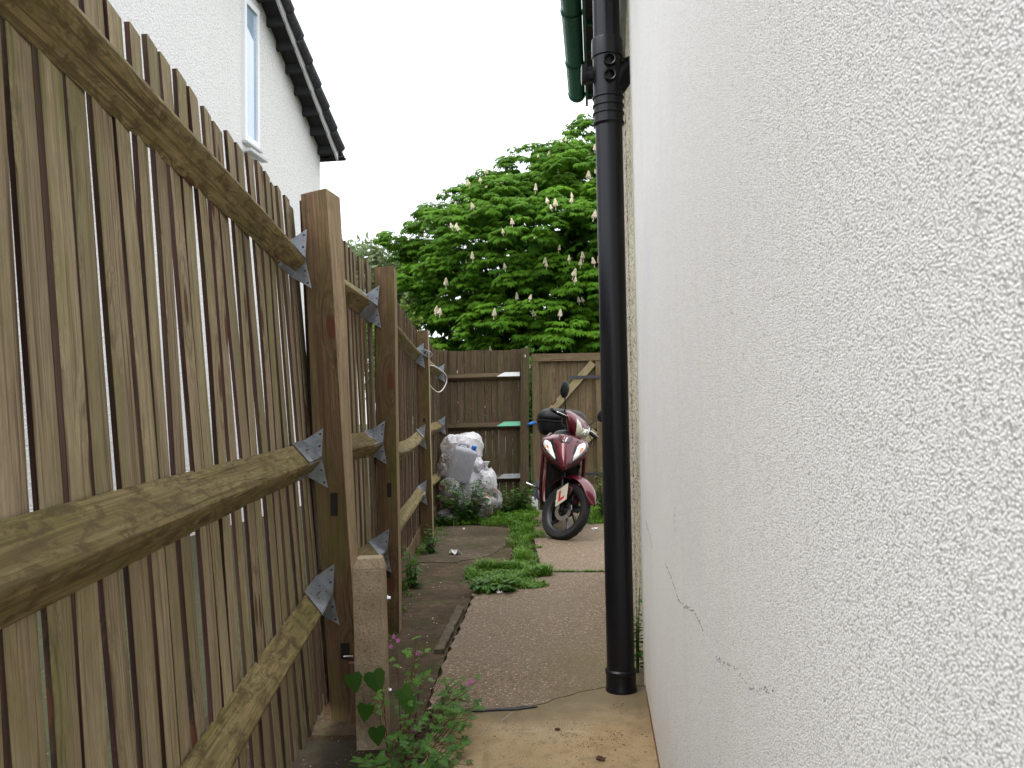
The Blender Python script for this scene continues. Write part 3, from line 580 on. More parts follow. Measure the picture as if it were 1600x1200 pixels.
for z in (2.312, 2.352, 2.385, 2.42): pf += [(.0605, z-.006), (.0655, z-.003), (.0655, z+.003), (.0605, z+.006)]
pf += [(.0605, 2.44), (.0605, 2.585), (.065, 2.59), (.065, 2.655), (.063, 2.665), (.0562, 2.667)]
mb = MB().lathe(pf, 40, Matrix.Translation((cx, cy, 0))); fo = rel(mb, sp).build('branch_fitting', 'blackpipe', sp, smooth=True, auto=35)
for z in (2.555, 2.492):
    rb = Vector((-.12, -1, 0)).to_track_quat('Z', 'Y').to_matrix().to_4x4(); rb.translation = (cx+.004, cy-.045, z)
    mb = MB().lathe([(.0, .006), (.019, .006), (.019, .034), (.024, .036), (.026, .030), (.026, 0)], 24, rb); rel(mb, sp).build('boss', 'blackpipe', fo, smooth=True, auto=35)
rb = Vector((-1, .05, .0)).to_track_quat('Z', 'Y').to_matrix().to_4x4(); rb.translation = (cx-.04, cy+.02, 2.53)
mb = MB().lathe([(.034, 0), (.034, .045), (.041, .047), (.041, .066), (.03, .068), (0, .068)], 24, rb); rel(mb, sp).build('boss', 'blackpipe', fo, smooth=True, auto=35)
mb = MB().tube([(cx, cy, 2.44), (cx+.03, cy+.005, 2.475), (cx+.06, cy+.01, 2.52), (cx+.10, cy+.015, 2.55), (cx+.20, cy+.025, 2.56)], [.05, .05, .05, .047, .047], 20); mb.tube([(cx+.085, cy+.012, 2.54), (cx+.115, cy+.016, 2.552)], .054, 20)
rel(mb, sp).build('branch_elbow', 'blackpipe', fo, smooth=True, auto=40)
for z in (.9, 1.9): mb = MB().lathe([(.057, z-.02), (.0585, z-.02), (.0585, z+.02), (.057, z+.02)], 30, Matrix.Translation((cx, cy, 0)), close=True) ; mb.box((cx+.10, cy+.02, z), (.09, .02, .03)) ; 
wp = MB().tube([(.486, 3.47, 2.60), (.494, 3.47, 2.78), (.505, 3.46, 3.0), (.52, 3.46, 3.38)], .0165, 14); tag(wp.build('waste_pipe', 'upvcg', smooth=True), 'thin grey white waste pipe dropping beside the black soil pipe into its branch', 'pipe')

# ================================================================ HOUSE ON THE LEFT
hl = empty('house', (-3.3, 9, 0), 'white pebble rendered gable house behind the left fence with a tall narrow window', 'house')
def HP(s, out_, z): # s = Y along the gable, out_ = distance towards the alley
    return (-2.84+.14*(s-12.4)+out_*.99, s-out_*.14, z)
zr = lambda y: 5.15+.64*(12.4-y) if y > 8.4 else 5.15+.64*(y-4.4)
mb = MB(); pr_ = [(4.4, -.06), (12.4, -.06), (12.4, 5.2), (8.4, zr(8.4)+.05), (4.4, 5.2)]
vs = [HP(y, 0, z) for y, z in pr_]+[(HP(y, 0, z)[0]-7, HP(y, 0, z)[1]+.98, z) for y, z in pr_]
mb.add(vs, [(0, 1, 2, 3, 4), (9, 8, 7, 6, 5)]+[(i, 5+i, 5+(i+1) % 5, (i+1) % 5) for i in range(5)]); rel(mb, hl).build('wall', 'house_render', hl)
# verge: soffit, white bargeboard, dark tiles
def verge(y0, y1, sgn):
    z0, z1 = zr(y0), zr(y1)
    if y1 > 12.4: z1 = 5.15-.64*(y1-12.4)
    mb = MB().add([HP(y, o, z+dz) for (y, z) in ((y0, z0), (y1, z1)) for (o, dz) in ((0.0, .02), (.235, .02), (.235, .06), (0., .06))], [(0, 1, 5, 4), (1, 2, 6, 5), (2, 3, 7, 6), (0, 4, 7, 3), (4, 5, 6, 7), (3, 2, 1, 0)]); rel(mb, hl).build('soffit', 'soffit', hl)
    n = int(abs(y1-y0)/.28)
    for k in range(n):
        t = (k+.5)/n; y = y0+(y1-y0)*t; z = z0+(z1-z0)*t; rel(MB().box(HP(y, .12, z-.03), (.235, .06, .12), Matrix.Rotation(R(-8), 3, 'Z')), hl).build('rafter_end', 'soffit', hl)
    mb = MB().add([HP(y, o, z+dz) for (y, z) in ((y0, z0), (y1, z1)) for (o, dz) in ((.236, -.07), (.262, -.07), (.262, .075), (.236, .075))], [(0, 1, 5, 4), (1, 2, 6, 5), (2, 3, 7, 6), (0, 4, 7, 3), (4, 5, 6, 7), (3, 2, 1, 0)]); rel(mb, hl).build('bargeboard', 'upvcg', hl)
    mb = MB(); n = int(abs(y1-y0)/.30)
    for k in range(n):
        t0, t1 = k/n, (k+1.04)/n; up = .012 if k % 2 else .012
        A_ = [HP(y0+(y1-y0)*t, .30, z0+(z1-z0)*t+.085+d_) for t, d_ in ((t0, .0), (t1, .045 if sgn > 0 else .0))]
        mb.tube([A_[0], A_[1]], [.062, .070] if sgn > 0 else [.070, .062], 10)
    rel(mb, hl).build('verge_tile', 'darktile', hl, smooth=True, auto=40)
verge(8.4, 12.47, 1); verge(8.4, 4.1, -1)
mb = MB()
for sg in (1, -1):
    ye_, ze_ = (12.62, 5.06) if sg > 0 else (4.0, 4.94); rA = [HP(8.4, .30, zr(8.4)+.08), HP(ye_, .30, ze_+.05), HP(ye_, -7, ze_+.05), HP(8.4, -7, zr(8.4)+.08)]
    mb.add([Vector(p) for p in rA]+[Vector(p)+Vector((0, 0, .06)) for p in rA], [(0, 1, 2, 3), (4, 7, 6, 5), (0, 4, 5, 1), (1, 5, 6, 2)])
rel(mb, hl).build('roof', 'darktile', hl)
mb = MB().loft([[Vector(HP(12.60, o, 5.15))+Vector((0, .055*math.cos(a), .055*math.sin(a)-.01)) for a in [math.pi+math.pi*k/8 for k in range(9)]] for o in (.33, -7)], cap=False, closed=False); rel(mb, hl).build('gutter', 'blkgloss', hl, solid=.004, smooth=True)
# window
y0, y1, z0, z1 = 9.87, 10.27, 4.50, 6.28
wo = None
def fr(a, b, c, d_, o0, o1): return [HP(y, o, z) for y in (a, b) for o in (o0, o1) for z in (c, d_)]
BX = [(0, 1, 3, 2), (4, 6, 7, 5), (0, 4, 5, 1), (2, 3, 7, 6), (0, 2, 6, 4), (1, 5, 7, 3)]
mb = MB(); t = .055
for q in ((y0, y0+t, z0, z1), (y1-t, y1, z0, z1), (y0+t, y1-t, z0, z0+.08), (y0+t, y1-t, z1-.08, z1)): mb.add(fr(*q, -.02, .045), BX)
wo = rel(mb, hl).build('window', 'upvc', hl, bevel=.006)
rel(MB().add(fr(y0+t, y1-t, z0+.08, z1-.08, -.01, .015), BX), hl).build('pane', 'pane', wo)
rel(MB().add(fr(y0-.01, y1+.06, z0-.14, z0-.10, .03, .12), BX).add(fr(y0+.0, y1+.03, z0-.03, z0-.003, .0, .07), BX), hl).build('sill', 'upvcg', wo, bevel=.004)

# ================================================================ TREES
def leafmesh(mb, c, nrm, up, size, kind, rn):
    """palmate chestnut leaf: seven drooping leaflets"""
    nrm = nrm.normalized(); a = up-nrm*up.dot(nrm)
    a = a.normalized() if a.length > 1e-3 else nrm.orthogonal().normalized(); b = nrm.cross(a)
    for k, (ang, sc) in enumerate(((-115, .55), (-75, .8), (-36, .95), (0, 1.05), (36, .95), (75, .8), (115, .55)) if kind == 7 else ((-60, .8), (0, 1), (60, .8))):
        th = R(ang); dr = a*math.cos(th)+b*math.sin(th); pe = -a*math.sin(th)+b*math.cos(th); l = size*sc; w_ = l*.20
        p0 = c; p1 = c+dr*l*.62-nrm*l*.06; p2 = c+dr*l-nrm*l*.30
        mb.add([p0, p1+pe*w_-nrm*.02*l, p2, p1-pe*w_-nrm*.02*l, p1+nrm*l*.04], [(0, 1, 4), (1, 2, 4), (2, 3, 4), (3, 0, 4)], 0, None, rn)
random.seed(11)
tc_ = Vector((2.6, 25, 4.3)); tr_ = Vector((5.9, 5.6, 4.75))
ct = empty('chestnut_tree', (2.8, 25, 0), 'big horse chestnut tree in cream blossom rising behind the back fence', 'tree')
mb = MB(); mb.tube([(2.8, 25, -.1), (2.75, 25, 1.2), (2.85, 25.1, 2.8), (2.8, 25, 5), (2.9, 25, 7.5)], [.42, .34, .30, .2, .08], 12)
ends = []
for k in range(16):
    a = k*2.4; el = random.uniform(.1, 1.1); d_ = Vector((math.cos(a)*math.cos(el), math.sin(a)*math.cos(el), math.sin(el))); s_ = Vector((2.8, 25, 2.2+k*.25)); e_ = tc_+Vector((d_.x*tr_.x, d_.y*tr_.y, d_.z*tr_.z))*.75
    m_ = s_.lerp(e_, .5)+Vector((0, 0, .5)); mb.tube([s_, m_, e_], [.13, .08, .03], 7)
rel(mb, ct).build('trunk', 'bark', ct, smooth=True)
clumps = []
for k in range(300):
    z = 1-2*(k+.5)/300; a = k*2.39996; rr = math.sqrt(1-z*z); d_ = Vector((rr*math.cos(a), rr*math.sin(a), z))
    if d_.y > .45 or z < -.80: continue
    q = random.uniform(.76, 1.0)*(1+.14*nz3(d_, 2.2)); c = tc_+Vector((d_.x*tr_.x, d_.y*tr_.y, d_.z*tr_.z))*q; clumps.append((c, random.uniform(.5, 1.05), d_))
# a few sprays that break the outline on the left
for p, r_ in (((-2.6, 23.8, 5.9), .7), ((1.75, 24, 8.2), .8), ((1.0, 24, 7.8), .8), ((2.5, 24, 8.35), .8), ((.2, 24, 7.4), .8), ((-3.25, 23.8, 6.2), .5), ((-2.1, 23.8, 7.0), .5), ((-.6, 24.2, 8.1), .45), ((-3.6, 23.5, 3.6), .8), ((-2.8, 23.2, 2.4), .9), ((-1.4, 24.0, 7.6), .5)): clumps.append((Vector(p), r_, (Vector(p)-tc_).normalized()))
crown = MB(); tips = []
for c, r_, d_ in clumps:
    nro = int(40*r_*r_)+8
    for j in range(nro):
        v = Vector((random.gauss(0, 1), random.gauss(0, 1), random.gauss(0, .8))).normalized()
        if v.dot(d_) < -.25 and random.random() < .8: v = -v
        if v.z < -.3: v.z *= -.5
        p = c+Vector((v.x*r_*1.1, v.y*r_*1.1, v.z*r_*.75)); od = (v+d_*.5).normalized()
        shade = min(1, max(0, .5+.5*v.z+random.uniform(-.25, .25)))  # clump tops paler, undersides darker: light painted into the leaf tone
        nl = random.randint(6, 7); ph = random.random()*6
        for q in range(nl):
            a = ph+q*2*math.pi/nl; ld = Vector((math.cos(a), math.sin(a), random.uniform(-.25, .1))); base = p+ld*random.uniform(.10, .17)
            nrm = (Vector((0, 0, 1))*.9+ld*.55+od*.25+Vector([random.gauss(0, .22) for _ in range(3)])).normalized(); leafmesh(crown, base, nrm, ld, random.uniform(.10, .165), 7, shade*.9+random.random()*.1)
        tips.append((p+Vector((0, 0, .05)), v, c, d_))
# inner foliage so that the crown is dense, coloured dark as inner shade
for j in range(4200):
    v = Vector((random.gauss(0, 1), random.gauss(0, 1), random.gauss(0, 1))).normalized()
    if v.y > .5: continue
    q = random.uniform(.35, .84); p = tc_+Vector((v.x*tr_.x, v.y*tr_.y, v.z*tr_.z))*q
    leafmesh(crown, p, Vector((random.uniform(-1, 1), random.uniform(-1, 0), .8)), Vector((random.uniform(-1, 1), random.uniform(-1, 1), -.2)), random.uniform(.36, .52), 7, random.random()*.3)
rel(crown, ct).build('crown', 'chestnut', ct)
# blossom candles
can = []
for q in range(3):
    mb = MB()
    for i in range(46):
        t = i/46; a = i*2.4; r_ = .052*(1-t)**.7+.006; p = Vector((math.cos(a)*r_, math.sin(a)*r_, .02+t*.23)); s_ = .020*(1-.5*t)*random.uniform(.8, 1.3)
        mb.add([p+Vector((s_, 0, 0)), p+Vector((-s_*.5, s_, .3*s_)), p+Vector((-s_*.5, -s_, 0)), p+Vector((0, 0, s_*1.5)), p+Vector((0, 0, -s_))], [(0, 1, 3), (1, 2, 3), (2, 0, 3), (1, 0, 4), (2, 1, 4), (0, 2, 4)])
    mb.tube([(0, 0, -.12), (0, 0, .22)], [.008, .003], 5); can.append(mb)
cand = [mb.build('flower_candle', 'blossom', ct) for mb in can]
def outw(p): q = p-tc_; return math.sqrt((q.x/tr_.x)**2+(q.y/tr_.y)**2+(q.z/tr_.z)**2)
vis = [t for t in tips if t[1].y < -.1 and t[3].y < -.3 and outw(t[0]) > .93 and t[0].z < 8.4 and t[0].x < 3.6 and t[0].y < 25]
random.shuffle(vis); low = [t for t in vis if t[0].z < 6.2]; hi = [t for t in vis if t[0].z >= 6.2]
sel = low[:80]+hi[:18]
for i, t in enumerate(sel):
    o = cand[i] if i < 3 else cand[i % 3].copy()
    if i >= 3: S.collection.objects.link(o); o.parent = ct
    o.location = t[0]+Vector((0, -.20, .06))-Vector(ct.location); o.rotation_euler = (random.uniform(-.3, .3), random.uniform(-.35, .35), random.random()*6); s_ = random.uniform(.45, .8); o.scale = (s_*random.uniform(.9, 1.4), s_*random.uniform(.9, 1.3), s_)
def smalltree(name, loc, crown_c, rad, n, ls, mat, label, seed, cat='tree', tall=1, trunk=True, tw=40):
    random.seed(seed); e = empty(name, loc, label, cat); cc = Vector(crown_c); mb = MB()
    if trunk: mb.tube([(loc[0], loc[1], -.1), (loc[0]+.1, loc[1], cc.z*.6), tuple(cc)], [.14, .1, .05], 8)
    cr_ = MB()
    for k in range(tw):
        v = Vector((random.gauss(0, 1), random.gauss(0, 1), abs(random.gauss(0, 1))+.1)).normalized(); e_ = cc+Vector((v.x*rad[0], v.y*rad[1], v.z*rad[2]))*random.uniform(.7, 1.08); s_ = cc+Vector((v.x*rad[0]*.2, v.y*rad[1]*.2, -rad[2]*.4)); m_ = s_.lerp(e_, .5)+Vector((0, 0, .1*rad[2]))
        mb.tube([s_, m_, e_], [.03*rad[0]/3, .018*rad[0]/3, .006*rad[0]/3], 4)
        for j in range(n//tw):
            t = random.random()**.6; p = (s_.lerp(m_, t*2) if t < .5 else m_.lerp(e_, t*2-1)) + Vector([random.gauss(0, .10*rad[0]/3*(1.3)) for _ in range(3)])*1.2
            dd = Vector((random.uniform(-1, 1), random.uniform(-1, 1), random.uniform(-.4, .8))).normalized(); pe = dd.orthogonal().normalized(); pe = Matrix.Rotation(random.random()*6, 3, dd) @ pe; l = ls*random.uniform(.7, 1.3); w_ = l*.17*tall
            cr_.add([p, p+dd*l*.5+pe*w_, p+dd*l, p+dd*l*.5-pe*w_], [(0, 1, 2, 3)])
    rel(mb, e).build('trunk' if trunk else 'stems', 'bark', e); rel(cr_, e).build('crown' if trunk else 'foliage', mat, e); return e
smalltree('willow_tree', (-5.3, 31, 0), (-5.0, 31, 4.9), (2.7, 2.5, 3.3), 17000, .30, 'willow', 'feathery grey green small tree beyond the fence, left of the chestnut', 3, tw=95)
smalltree('shrub', (-3.0, 21, 0), (-2.9, 21, 1.9), (1.2, 1.0, 2.3), 3600, .13, 'shrub', 'yellow green leafy shrub between the willow and the chestnut', 4, 'shrub', 2, False, tw=60)
smalltree('shrub', (.35, 11.6, 0), (.35, 11.6, .6), (.55, .4, 1.5), 2600, .085, 'weed', 'dark green bush showing through the gap between back fence and gate', 6, 'shrub', 2.5, False, tw=50)

# ================================================================ WEEDS AND GRASS
def ovleaf(mb, p, dd, up, l, w_, rn, droop=.25):
    dd = dd.normalized(); s_ = dd.cross(up); s_ = s_.normalized() if s_.length > 1e-3 else Vector((1, 0, 0)); n = s_.cross(dd)
    q = [p, p+dd*l*.3+s_*w_*.85-n*.0*l, p+dd*l*.65+s_*w_*.8-n*droop*.3*l, p+dd*l-n*droop*l, p+dd*l*.65-s_*w_*.8-n*droop*.3*l, p+dd*l*.3-s_*w_*.85, p+dd*l*.35-n*.06*l, p+dd*l*.7-n*(.06+droop*.4)*l]
    mb.add(q, [(0, 1, 6), (1, 2, 7, 6), (2, 3, 7), (3, 4, 7), (4, 5, 6, 7), (5, 0, 6)], 0, None, rn)
def weed(name, loc, label, h, spread, nst, ls, mat, seed, wf=.34, cat='weed', dens=1., group=None):
    random.seed(seed); e = empty(name, loc, label, cat, group); sm = MB(); lm = MB()
    for k in range(nst):
        a = random.random()*6.28; b = Vector((math.cos(a), math.sin(a), 0))*random.random()*spread*.35; hh = h*random.uniform(.5, 1.); a2 = a+random.uniform(-.6, .6)
        tip = b+Vector((math.cos(a2), math.sin(a2), 0))*spread*random.uniform(.2, .75)+Vector((0, 0, hh)); mid = b.lerp(tip, .5)+Vector((0, 0, hh*.12)); sm.tube([b, mid, tip], [.004, .003, .0015], 5)
        n = int(hh/ls*2.2*dens)+3
        for j in range(n):
            t = .12+.88*j/n; p = b.lerp(mid, t*2) if t < .5 else mid.lerp(tip, t*2-1); aa = j*2.4+random.uniform(-.5, .5); l = ls*random.uniform(.7, 1.2)*(1.15-.5*t)
            dd = Vector((math.cos(aa), math.sin(aa), random.uniform(-.1, .5))); ovleaf(lm, p, dd, Vector((0, 0, 1)), l, l*wf, min(1, max(0, t*.8+random.uniform(-.2, .2))), .3)
    sm.build('stems', 'gstem', e); lm.build('leaves', mat, e); return e
weed('weed', (-.52, 9.0, -.02), 'tall leafy weed growing in front of the bin bags', .56, .30, 22, .085, 'weed', 21, dens=1.5)
weed('weed', (-.03, 9.75, -.02), 'dark bushy weed against the back fence, right of the bin bags', .40, .36, 30, .085, 'weed', 22, dens=1.3)
weed('weed', (.98, 8.9, -.02), 'weed growing by the gate behind the scooter wheel', .62, .16, 16, .07, 'weed', 23, dens=1.3)
weed('weed', (.515, 3.62, 0), 'small green weed squeezed between soil pipe and wall', .38, .03, 4, .05, 'weed', 24, .3)
weed('weed', (-.69, 5.6, -.02), 'thin weed growing at the foot of the left fence', .30, .10, 7, .06, 'weed', 25)
weed('weed', (-.71, 7.0, -.02), 'low weed at the base of the third fence post', .26, .12, 8, .06, 'weed', 26)
weed('weed', (-.79, 8.8, -.02), 'small clump of weeds beside the grey clear bag', .14, .16, 14, .05, 'weed', 27)
weed('dock_plant', (-.14, 5.36, -.01), 'broad leaved weed rosette at the near end of the grass strip', .10, .20, 16, .10, 'weed', 28, .22)
# grass
random.seed(31); gm = MB()
def inside(x, y, P):
    c = False
    for (x0, y0), (x1, y1) in zip(P, P[1:]+P[:1]):
        if (y0 > y) != (y1 > y) and x < (x1-x0)*(y-y0)/(y1-y0)+x0: c = not c
    return c
def grassfill(P, n, h, w_=.003, bend=.5, z=-.01):
    wob = 1 if n > 400 else .1
    xs = [p[0] for p in P]; ys = [p[1] for p in P]; k = 0
    while k < n:
        x, y = random.uniform(min(xs)-.2, max(xs)+.2), random.uniform(min(ys)-.3, max(ys)+.3)
        if not inside(x+nz3((x, y, 0), 5)*.17*wob+nz3((x, y, 4), 16)*.05, y+nz3((x, y, 3), 3)*.3*wob, P): continue
        k += 1
        cl = .40+1.2*max(0, nz3((x, y, 9), 5)+.30)
        if random.random() > .35+cl: continue
        a = random.random()*6.28; hh = h*random.uniform(.5, 1.2)*cl; ww = w_*random.uniform(.7, 1.5); d_ = Vector((math.cos(a), math.sin(a), 0)); s_ = Vector((-d_.y, d_.x, 0))*ww; b = Vector((x, y, z)); m_ = b+d_*hh*bend*.35+Vector((0, 0, hh*.65)); t_ = b+d_*hh*bend*random.uniform(.6, 1.3)+Vector((0, 0, hh*random.uniform(.75, 1.)))
        gm.add([b-s_, b+s_, m_+s_*.8, m_-s_*.8, t_], [(0, 1, 2, 3), (3, 2, 4)], 0, None, random.random())
        if random.random() < .30:
            for q in range(3): ovleaf(gm, b+Vector((random.gauss(0, .01), random.gauss(0, .01), hh*random.uniform(.2, .8))), Vector((random.uniform(-1, 1), random.uniform(-1, 1), .3)), Vector((0, 0, 1)), .020, .007, random.random())
grassfill([(-.31, 5.65), (-.22, 5.35), (-.06, 5.3), (.05, 5.55), (.17, 5.75), (.17, 6.15), (.10, 6.5), (-.02, 6.3), (-.33, 6.15)], 6500, .075, .0028, .8)
grassfill([(-.04, 6.25), (.13, 6.1), (.12, 7.0), (.19, 8.3), (.24, 9.9), (-.05, 9.9), (-.02, 8.4), (.05, 7.4)], 3300, .08, .003, .7)
grassfill([(-.98, 8.75), (-.45, 8.8), (0, 8.5), (.2, 8.6), (.25, 10.25), (-.9, 10.25)], 3600, .075, .004, .6)
grassfill([(.25, 5.97), (.8, 5.95), (.8, 5.99), (.25, 6.0)], 200, .025, .002, 1.1, 0)
grassfill([(.75, 8.6), (1.2, 8.6), (1.25, 10.2), (.75, 10.2)], 2200, .10, .004, .6)
grassfill([(-.8, 4.3), (-.7, 4.3), (-.78, 8.6), (-.86, 8.6)], 700, .05, .003, .6)
tag(gm.build('grass', 'grass'), 'ragged strip of green grass and tiny weeds growing along the slab joint', 'grass', kind='stuff')
# herb robert round the concrete post
random.seed(41)
hb = empty('herb_robert', (-.36, 2.92, -.02), 'ferny herb robert with small pink flowers at the foot of the concrete post', 'plant')
sm, lm, fm = MB(), MB(), MB()
def fern(c, nrm, up, sz, rn):
    nrm = nrm.normalized(); a = (up-nrm*up.dot(nrm)).normalized(); b = nrm.cross(a)
    for ang, sc in ((-80, .7), (-38, .9), (0, 1.), (38, .9), (80, .7)):
        th = R(ang); dr = a*math.cos(th)+b*math.sin(th); pe = -a*math.sin(th)+b*math.cos(th); l = sz*sc
        q = [c, c+dr*l*.3+pe*l*.07, c+dr*l*.38+pe*l*.24, c+dr*l*.55+pe*l*.09, c+dr*l*.66+pe*l*.22, c+dr*l*.78+pe*l*.07, c+dr*l-nrm*l*.15, c+dr*l*.78-pe*l*.07, c+dr*l*.66-pe*l*.22, c+dr*l*.55-pe*l*.09, c+dr*l*.38-pe*l*.24, c+dr*l*.3-pe*l*.07]
        lm.add(q, [(0, 1, 11), (1, 3, 9, 11), (1, 2, 3), (11, 9, 10), (3, 5, 7, 9), (3, 4, 5), (9, 7, 8), (5, 6, 7)], 0, None, rn)
def flower(p, mb_, r_=.008):
    n = Vector((random.uniform(-.5, .5), -1, random.uniform(.2, 1))).normalized(); a = n.orthogonal().normalized(); b = n.cross(a)
    for k in range(5):
        t = k*1.2566; d_ = a*math.cos(t)+b*math.sin(t); s_ = n.cross(d_); mb_.add([p, p+d_*r_*.7+s_*r_*.34, p+d_*r_*1.1, p+d_*r_*.7-s_*r_*.34], [(0, 1, 2, 3)])
root = Vector((-.40, 2.92, -.02))
for k in range(50):
    rx = random.uniform(-.44, -.17); ry = random.uniform(2.55, 3.2); b = Vector((rx*.5-.2, ry, -.02)); mx = .34 if rx < -.36 else (.25 if rx < -.28 else .16)
    tip = Vector((rx+random.uniform(-.02, .06), ry+random.uniform(-.08, .08), random.uniform(.02, mx))); m_ = b.lerp(tip, .55)+Vector((0, 0, .03)); sm.tube([b, m_, tip], [.0022, .0018, .001], 4)
    for j in range(6):
        t = random.uniform(.3, 1); p = b.lerp(tip, t)+Vector((random.gauss(0, .022), random.gauss(0, .022), random.gauss(0, .015))); sm.tube([b.lerp(tip, t*.9), p], .0009, 3)
        fern(p, Vector((random.uniform(-.5, .5), random.uniform(-.9, .1), 1)), Vector((random.uniform(-1, 1), random.uniform(-1, 1), .2)), random.uniform(.018, .034), min(1, max(0, tip.z*2.5*t+random.random()*.5)))
sm.build('stems', 'stem', hb).location = -Vector(hb.location); lm.build('leaves', 'herb', hb).location = -Vector(hb.location)
for p in ((-.43, 2.95, .343), (-.345, 2.93, .29), (-.17, 2.95, .175), (-.375, 2.9, .105), (-.35, 2.86, .055), (-.415, 2.95, .33), (-.16, 2.95, .185), (-.44, 2.95, .31)):
    fm = MB(); flower(Vector(p), fm, .0085); o = fm.build('flower', 'petal', hb); o.location = -Vector(hb.location)
# bindweed on the post and bigger leaves low down
bw = empty('bindweed', (-.49, 2.88, 0), 'bindweed with heart shaped leaves climbing the front of the concrete post', 'plant')
sm, lm = MB(), MB()
sm.tube([(-.44, 2.87, -.02), (-.47, 2.885, .08), (-.455, 2.88, .17), (-.50, 2.895, .22), (-.565, 2.89, .23)], .0018, 5); sm.tube([(-.47, 2.885, .08), (-.52, 2.895, .13), (-.53, 2.895, .16)], .0014, 5)
def heart(c, dn, nrm, l, rn):
    dn = dn.normalized(); s_ = dn.cross(nrm).normalized(); P = [(0, 0), (-.12, .18), (-.10, .38), (.15, .50), (.5, .38), (.8, .16), (1, 0)]; vs = [c+nrm*.01]
    for a, b in P: vs.append(c+dn*a*l+s_*b*l+nrm*(.01-.12*b*l))
    for a, b in P[::-1][1:-1]: vs.append(c+dn*a*l-s_*b*l+nrm*(.01-.12*b*l))
    n = len(vs)-1; lm.add([vs[0]+dn*.3*l]+vs[1:], [(0, i+1, (i+1) % n+1) for i in range(n)], 0, None, rn)
for c, l, dn in (((-.560, 2.875, .235), .062, (.25, 0, -1)), ((-.488, 2.865, .245), .075, (.35, -.1, -1)), ((-.515, 2.875, .135), .060, (-.1, 0, -1)), ((-.478, 2.865, .06), .062, (.1, 0, -1)), ((-.39, 2.86, .19), .06, (.6, -.2, -.8)), ((-.37, 2.85, .16), .055, (.2, -.2, -1))):
    heart(Vector(c), Vector(dn), Vector((.1, -1, .35)).normalized(), l, random.uniform(0, .5))
sm.build('stems', 'stem', bw).location = -Vector(bw.location); lm.build('leaves', 'weed', bw).location = -Vector(bw.location)
weed('bramble', (-.40, 2.62, -.03), 'low bramble seedling with oval leaves at the bottom edge beside the concrete post', .11, .20, 12, .065, 'herb', 43, .36, 'plant')
# fallen petals, leaves and litter
def crumple(name, loc, size, mat, label, seed, cat='litter', grp=None):
    random.seed(seed); mb = MB(); n = 6; vs = [((i/n-.5)*size[0]+random.gauss(0, size[0]*.05), (j/n-.5)*size[1]+random.gauss(0, size[1]*.05), abs(random.gauss(0, size[2]*.5))) for i in range(n+1) for j in range(n+1)]
    mb.add(vs, [(i*(n+1)+j, (i+1)*(n+1)+j, (i+1)*(n+1)+j+1, i*(n+1)+j+1) for i in range(n) for j in range(n) if (i, j) not in ((0, 0), (n-1, n-1), (0, n-1))])
    o = mb.build(name, mat, solid=.001); o.location = loc; o.rotation_euler = (0, 0, random.random()*3); return tag(o, label, cat, grp)
crumple('litter', (-.49, 6.9, -.004), (.10, .07, .05), 'paper', 'crumpled white paper lying on the dark slab near the left fence', 1)
crumple('litter', (-.51, 8.44, -.004), (.09, .02, .012), 'paper', 'flat white scrap below the bin bags', 2)
crumple('litter', (.78, 8.2, .006), (.10, .05, .015), 'paper', 'white scrap of paper on the concrete right of the scooter wheel', 3)
crumple('litter', (-.10, 5.27, .008), (.035, .03, .015), 'paper', 'tiny white scrap at the near end of the grass strip', 4)
crumple('dead_leaf', (.265, 2.72, .002), (.03, .02, .008), 'brownleaf', 'brown dead leaf on the yellow slab nearest the wall', 5, 'leaf')
crumple('dead_leaf', (.14, 2.98, .002), (.02, .014, .006), 'brownleaf', 'smaller brown dead leaf in the middle of the yellow slab', 6, 'leaf')
random.seed(19); mb = MB()
for cx_, cy_, n_, sp_ in ((.17, 2.98, 60, .05), (.0, 3.0, 40, .05), (.23, 2.85, 40, .035), (.34, 2.9, 50, .03), (.20, 2.68, 30, .05), (.40, 3.2, 40, .03)):
    for k in range(n_):
        x, y = random.gauss(cx_, sp_), random.gauss(cy_, sp_*1.3); q = random.uniform(.0008, .0030)
        if x > .43: continue
        mb.add([(x-q, y, .001), (x, y-q, .0015), (x+q*1.2, y, .001), (x, y+q, .002)], [(0, 1, 2, 3)])
tag(mb.build('crumbs', 'brownleaf'), 'dark crumbs and grit scattered over the yellow slab', 'grit', kind='stuff')
random.seed(9); mb = MB()
for k in range(150):
    x, y = random.uniform(-.72, .5), random.uniform(3.3, 8.3)
    if x > -.3 and random.random() < .75: continue
    s_ = random.uniform(.002, .006); z = (.008 if x > -.28 else -.008); mb.add([(x-s_, y, z), (x, y-s_, z+.002), (x+s_, y, z), (x, y+s_, z+.003)], [(0, 1, 2, 3)])
tag(mb.build('fallen_petals', 'blossom'), 'scattered tiny cream petals and crumbs on the slabs', 'petals', kind='stuff')
